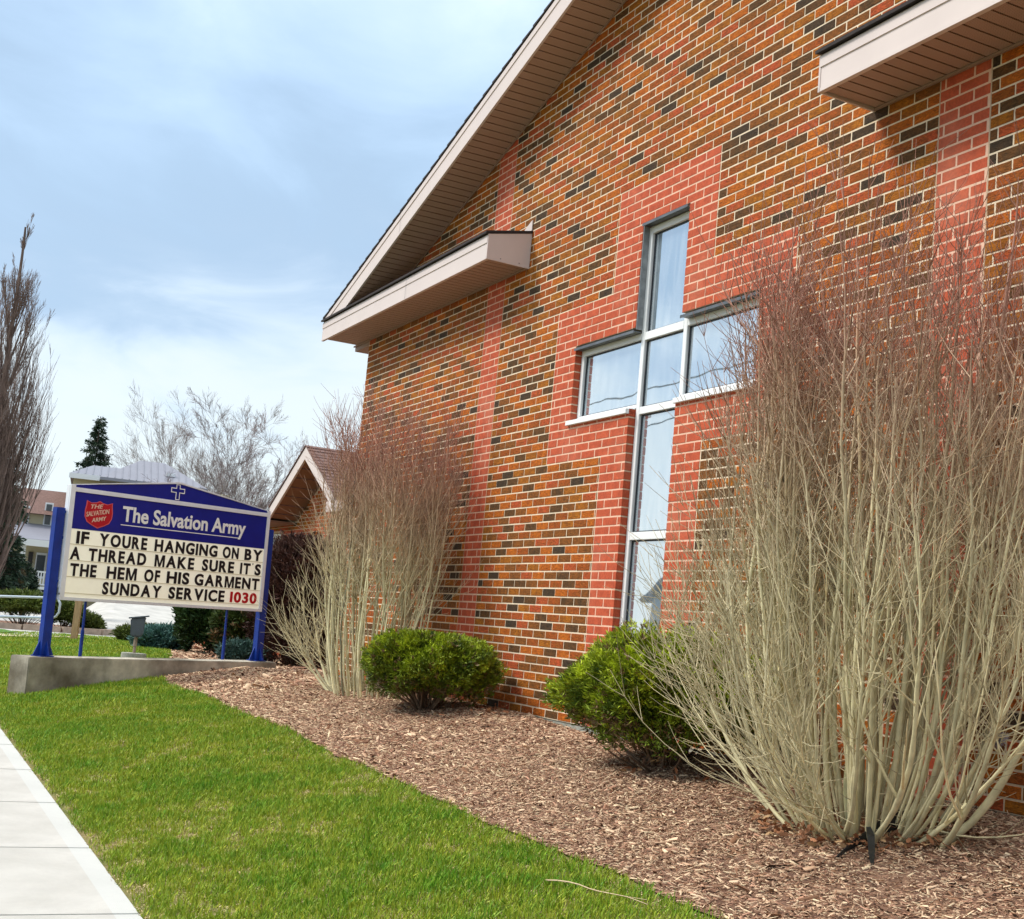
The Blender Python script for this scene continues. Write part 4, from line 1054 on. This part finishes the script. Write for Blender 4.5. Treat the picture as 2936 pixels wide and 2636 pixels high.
x, y = bear(850, 75); bare_tree('bare_tree', 'bare tree whose twigs show just over the wing gable', x, y, 10.2, 3, .12, 4, 12, .55, .25, (.16, .12, .12), seed=44, thick=.011, sub=5, start=.25)
# spruce
def spruce(px, D, topz, label, seed, w):
    rs = np.random.default_rng(seed); x, y = bear(px, D); z = gz(x, y); H = topz-z; root = empty('spruce_tree', (x, y, z), 0, label, 'tree')
    t = Tubes(); t.add(np.array([(0, 0, -.3), (0, 0, H*.5), (0, 0, H)]), np.array([.2, .12, .02]), np.tile([.10, .07, .05], (3, 1)), 7); t.build('trunk', M['barktree'], root)
    n = 0; Cn = []; Dr = []; bt = Tubes()
    for i in range(230):
        f = (i/230)**.85; zz = H*(.995-f*.88); L_ = w*(f**.8)*rs.uniform(.6, 1.15)+.15; a = rs.uniform(0, 2*np.pi)
        d = np.array([math.cos(a), math.sin(a), -.12-.15*f+.2*(1-f)]); P = np.array([(0, 0, zz)])+np.linspace(0, 1, 7)[:, None]*d*L_; P[:, 2] += .12*L_*np.linspace(0, 1, 7)**2
        bt.add(P, np.linspace(.03, .008, 7), np.tile([.09, .06, .04], (7, 1)), 3)
        m_ = int(8+L_*16); s_ = rs.uniform(.15, 1, m_); Cn.append(np.array([0, 0, zz])+s_[:, None]*d*L_+rs.normal(0, .07, (m_, 3))-[0, 0, .06]); Dr.append(np.tile(d+np.array([0, 0, -.3]), (m_, 1)))
    bt.build('branches', M['barktree'], root, kind='stuff')
    Cn = np.concatenate(Cn); Dr = np.concatenate(Dr); f = rs.random((len(Cn), 1)); C = np.array([.012, .03, .018])*(1-f)+np.array([.05, .085, .045])*f
    V, F_, Cc = sprays(Cn, Dr, 5, .24, .035, C); link('foliage', mesh('foliage', V, F_, [M['leaf']], colr=Cc), root, kind='stuff')
spruce(222, 100, CM[2]+13.0, 'pointed dark spruce rising behind the mauve metal roof', 51, 2.6)
spruce(-60, 52, CM[2]+6.0, 'dark evergreen standing behind the columnar bare tree', 52, 1.7)

# ------------------------------------------------------------------ grass blades
def blades(n, xr, yl, yh, h, w, seed, name='grass'):
    rs = np.random.default_rng(seed)
    x = rs.uniform(*xr, n); lo = yl(x); hi = yh(x); y = lo+(hi-lo)*rs.random(n)
    def nz_(x, y, s_, o): return (np.sin(x*s_+o+1.7*np.sin(y*s_*.8+o))*np.sin(y*s_*1.13+2*o+1.3*np.sin(x*s_*.7)))
    pat = .32*nz_(x, y, 2.1, 1)+.34*nz_(x, y, 6.3, 2)+.34*nz_(x, y, 13.7, 3)+.25*nz_(x, y, 27., 4)
    edge = np.clip(1-(y-lo)/.10, 0, 1)+.6*np.clip(1-(hi-y)/.16, 0, 1)
    dry = (rs.random(n) < np.clip(.22+.45*(pat < -.40)+.14*(nz_(x, y, 31, 5) < -.25)+.16*(nz_(x, y, 19, 7) < -.35)+.5*edge, 0, .88))
    hh = h*rs.uniform(.45, 1.25, n)*(1+.35*pat)*np.where(dry, .6, 1.0)
    a = rs.uniform(0, 2*np.pi, n); lean = np.abs(rs.normal(0, .55, n))+np.where(dry, .9, 0); lean = np.clip(lean, 0, 1.45)
    dx = np.cos(a)*np.sin(lean)*hh; dy = np.sin(a)*np.sin(lean)*hh; dz = np.cos(lean)*hh
    z = ground(x, y)-.002; b = a+np.pi/2+rs.normal(0, .5, n); wx = np.cos(b)*w/2; wy = np.sin(b)*w/2
    p0 = np.stack([x-wx, y-wy, z], 1); p1 = np.stack([x+wx, y+wy, z], 1); tip = np.stack([x+dx, y+dy, z+dz], 1)
    mid = np.stack([x+dx*.45+wx*.75, y+dy*.45+wy*.75, z+dz*.62], 1)
    V = np.stack([p0, p1, mid, tip], 1).reshape(-1, 3); F = np.arange(n*4).reshape(n, 4)
    t = np.clip(.5+.45*pat+rs.normal(0, .22, n), 0, 1)[:, None]
    C = np.array([.40, .42, .035])*(1-t)+np.array([.10, .27, .012])*t
    C = np.where(dry[:, None], np.array([.72, .58, .30])*rs.uniform(.5, 1.2, (n, 1)), C*rs.uniform(.7, 1.35, (n, 1)))
    return V, F, np.repeat(C, 4, 0)
parts = []
for (n, xr, h, w, sd) in ((210000, (-.5, 5.8), .044, .0044, 1), (110000, (-5, -.5), .045, .006, 2), (70000, (-10, -5), .05, .009, 3)):
    parts.append(blades(n, xr, lambda x: edge_y(x)+.004+.012*np.sin(x*9), lambda x: mulch_y(x)+.015*np.sin(x*23), h, w, sd))
parts.append(blades(60000, (-18, -10), edge_y, lambda x: mulch_y(x), .055, .016, 4))
parts.append(blades(45000, (-26, -18), edge_y, lambda x: mulch_y(x), .055, .03, 5))
ofs = 0; VV = []; FF = []; CC = []
for V, F, C in parts: VV.append(V); FF.append(F+ofs); CC.append(C); ofs += len(V)
VV = np.concatenate(VV); FF = np.concatenate(FF); CC = np.concatenate(CC)
# keep blades out of the plinth
inv = np.array(SGM.inverted()); q = VV[::4] @ inv[:3, :3].T+inv[:3, 3]
ok = ~((q[:, 0] > -1.9) & (q[:, 0] < 1.85) & (q[:, 1] > -.09) & (q[:, 1] < .31))
FF = FF[ok]
link('grass', mesh('grass', VV, FF, [M['grass']], colr=CC), kind='stuff')

# ------------------------------------------------------------------ bark mulch chips
def chips(n, xr, yl, yh, size, seed, pal, wts, thick=.15, zoff=.012, el=(.10, .30), curl=.0):
    rs = np.random.default_rng(seed); x = rs.uniform(*xr, n); y = yl(x)+(yh(x)-yl(x))*rs.random(n)
    L_ = size*rs.lognormal(0, .45, n); W_ = L_*rs.uniform(*el, n); T_ = W_*thick+.0008
    a = rs.uniform(0, 2*np.pi, n); pit = rs.normal(0, .28, n); rol = rs.normal(0, .45, n)
    z = ground(x, y)+zoff+np.abs(rs.normal(0, .006, n))
    base = np.array([(-1, -1, 0), (1, -.7, 0), (.9, .8, 0), (-.8, 1, 0), (-.9, -.8, 1), (.9, -.6, 1), (.8, .7, 1), (-.75, .85, 1)], float)*[.5, .5, 1]
    P = base[None]*np.stack([L_, W_, T_], 1)[:, None, :]
    P += rs.normal(0, .06, (n, 8, 3))*np.stack([L_*.5, W_, T_], 1)[:, None, :]
    c, s_ = np.cos(rol), np.sin(rol); Y, Z = P[..., 1].copy(), P[..., 2].copy(); P[..., 1] = Y*c[:, None]-Z*s_[:, None]; P[..., 2] = Y*s_[:, None]+Z*c[:, None]
    c, s_ = np.cos(pit), np.sin(pit); X, Z = P[..., 0].copy(), P[..., 2].copy(); P[..., 0] = X*c[:, None]+Z*s_[:, None]; P[..., 2] = -X*s_[:, None]+Z*c[:, None]
    c, s_ = np.cos(a), np.sin(a); X, Y = P[..., 0].copy(), P[..., 1].copy(); P[..., 0] = X*c[:, None]-Y*s_[:, None]; P[..., 1] = X*s_[:, None]+Y*c[:, None]
    P += np.stack([x, y, z], 1)[:, None, :]
    fb_ = np.array([(4, 5, 6, 7), (0, 1, 5, 4), (1, 2, 6, 5), (2, 3, 7, 6), (3, 0, 4, 7)])
    F = (fb_[None]+np.arange(n)[:, None, None]*8).reshape(-1, 4)
    C = np.array(pal)[rs.choice(len(pal), n, p=wts)]*rs.uniform(.7, 1.25, (n, 1))
    return P.reshape(-1, 3), F, np.repeat(C, 8, 0)
PAL = [(.22, .115, .07), (.50, .32, .20), (.70, .50, .33), (.80, .62, .40), (.46, .25, .16), (.26, .13, .07)]
PW = [.20, .22, .20, .10, .12, .16]
ymx = lambda x: np.where(x > XL, -.03, 1.2)
sets = [chips(78000, (.8, 6.2), mulch_y, lambda x: np.full_like(x, -.03), .021, 61, PAL, PW), chips(56000, (-4.5, .8), mulch_y, lambda x: np.full_like(x, -.03), .026, 62, PAL, PW),
        chips(18000, (-9.5, -4.5), mulch_y, ymx, .045, 63, PAL, PW), chips(7000, (-25, -9.5), mulch_y, lambda x: mulch_y(x)+2.4, .09, 64, PAL, PW)]
ofs = 0; VV = []; FF = []; CC = []
for V, F, C in sets: VV.append(V); FF.append(F+ofs); CC.append(C); ofs += len(V)
link('mulch_chips', mesh('mulch_chips', np.concatenate(VV), np.concatenate(FF), [M['chip']], colr=np.concatenate(CC)), kind='stuff')
# dead oak leaves blown under the shrubs
def leaves(n, cx_, cy_, rx, ry, seed):
    rs = np.random.default_rng(seed); V = []; F = []; C = []
    for i in range(n):
        a = rs.uniform(0, 2*np.pi); q = math.sqrt(rs.random()); x = cx_+rx*q*math.cos(a); y = min(cy_+ry*q*math.sin(a), -.05); z = gz(x, y)+.025+rs.uniform(0, .03)
        L_ = rs.uniform(.03, .06); rot = Matrix.Rotation(rs.uniform(0, 6.28), 3, 'Z') @ Matrix.Rotation(rs.normal(0, .6), 3, 'X') @ Matrix.Rotation(rs.normal(0, .5), 3, 'Y')
        pts_ = [(0, 0, 0), (.3, .22, .02), (.5, .14, .05), (.72, .25, .04), (1, .02, .12), (.74, -.23, .05), (.5, -.13, .06), (.28, -.2, .03)]
        b = len(V); V += [tuple(Vector((x, y, z))+rot @ (Vector(p)*L_)) for p in pts_]; F.append(tuple(range(b, b+8)))
        c = np.array([.30, .13, .06])*rs.uniform(.5, 1.4) if rs.random() < .8 else np.array([.45, .28, .14]); C += [c]*8
    return V, F, C
V, F, C = leaves(900, 3.75, -.85, .62, .42, 71); V2, F2, C2 = leaves(170, 1.9, -.55, .75, .45, 72); V3, F3, C3 = leaves(70, -1.6, -.5, .7, .5, 73)
n1 = len(V); n2 = n1+len(V2)
Fa = F+[tuple(i+n1 for i in f) for f in F2]+[tuple(i+n2 for i in f) for f in F3]
link('dead_leaves', mesh('dead_leaves', V+V2+V3, Fa, [M['deadleaf']], colr=np.clip(np.array(C+C2+C3), 0, 1)), kind='stuff')
# two strips of black landscape plastic sticking out of the mulch, and a fallen twig on the lawn
def strip_(name, P, W_, label):
    V = []
    for i, p in enumerate(P):
        w = W_[i]; V += [(p[0], p[1], p[2]), (p[0]+w[0], p[1]+w[1], p[2]+w[2])]
    F = [(2*i, 2*i+2, 2*i+3, 2*i+1) for i in range(len(P)-1)]
    o = link(name, mesh(name, V, F, [M['plastic']])); md = o.modifiers.new('thickness', 'SOLIDIFY'); md.thickness = .004
    return tag(o, label, 'plastic strip')
def gp(x, y, h): return (x, y, gz(x, y)+h)
strip_('plastic_strip', [gp(4.14, -1.30, .012), gp(4.09, -1.18, .025), gp(4.06, -1.06, .03), gp(4.03, -.93, .035), gp(4.00, -.79, .03)], [(0, 0, .012), (0, .005, .03), (0, .012, .055), (-.01, .01, .075), (-.01, 0, .07)], 'long black plastic strip lying in the mulch under the tallest shrub')
strip_('plastic_strip', [gp(4.07, -1.08, .10), gp(4.15, -1.14, .08), gp(4.24, -1.21, .045), gp(4.33, -1.27, .008)], [(-.005, .02, .012), (-.006, .045, .01), (-.006, .04, .006), (0, .006, 0)], 'short pointed black plastic strip standing out of the mulch towards the lawn')
t = Tubes(); P = path((3.56, -2.36, 0), (.86, .50, 0), .60, 10, wob=.35); P[:, 2] = ground(P[:, 0], P[:, 1])+.036+.006*np.sin(np.arange(11)); t.add(P, np.linspace(.0035, .0014, 11), np.tile([.58, .44, .28], (11, 1)), 5)
P2 = path(P[6], (1, .1, 0), .20, 4, wob=.3); P2[:, 2] = ground(P2[:, 0], P2[:, 1])+.035; t.add(P2, np.linspace(.0018, .001, 5), np.tile([.58, .44, .28], (5, 1)), 4)
tag(t.build('fallen_twig', M['bark']), 'thin pale fallen twig lying on the grass near the mulch edge', 'twig')
tb = rng.normal(0, .012, (260, 3)); V, F, C = sprays(tb, tb*60, 3, .020, .0018, np.tile([.34, .33, .36], (260, 1)))
tag(link('seed_tuft', mesh('seed_tuft', V, F, [M['leaf']], colr=C), loc=(4.236, -.5, .378)), 'small grey fluffy tuft caught in the twigs before the bricks at the lower right', 'tuft')
# ------------------------------------------------------------------ across the street (seen only as reflections in the panes)
ah = empty('house', (-34, -25, gz(-34, -25)), 0, 'pale grey gabled house across the street, reflected in the lowest pane', 'house')
MB().box(-5, 5, 0, -6, 0, 3.3).build('wall', mat('grey_siding', (.42, .44, .48), .8, var=.08, vscale=1), ah)
MB().prism([(-5.6, 3.2), (0, 6.0), (5.6, 3.2), (5.4, 3.1), (0, 5.7), (-5.4, 3.1)], .3, -6.4).build('roof', mat('dark_roof', (.06, .07, .10), .9, var=.2, vscale=3), ah)
MB().prism([(-5.0, 3.301), (5.0, 3.301), (0, 5.6)], -.02, -.2).build('gable', M['roofmetal'], ah)
for xx in (-3, 0, 3):
    w_ = MB().box(xx-.6, xx+.6, .001, .06, 1.0, 2.5).build('window', M['housewhite'], ah)
    MB().box(xx-.5, xx+.5, .0605, .07, 1.1, 2.4).build('pane', M['glassdark'], w_)
for k_, xx in enumerate((-75, -12, 40)):
    up_ = MB().cyl((0, 0, -.3), (0, 0, 11.6), .15, .11, 10).build('utility_pole', M['timber'], None, loc=(xx, -19.5, gz(xx, -19.5)))
    tag(up_, ('far', 'middle', 'near')[k_]+' wooden utility pole across the street', 'pole')
for zz_, sag, nm in ((11.2, 1.0, 'upper'), (10.3, 1.5, 'lower')):
    P = np.array([(-75+115*i/60, -19.6, zz_-.45-sag*4*(((i/60*115) % 63)/63)*(1-((i/60*115) % 63)/63)) for i in range(61)])
    t = Tubes(); t.add(P, np.full(61, .028), np.full((61, 3), .02), 5)
    tag(t.build('power_line', M['bark']), nm+' power line over the street, reflected in the window panes', 'cable')
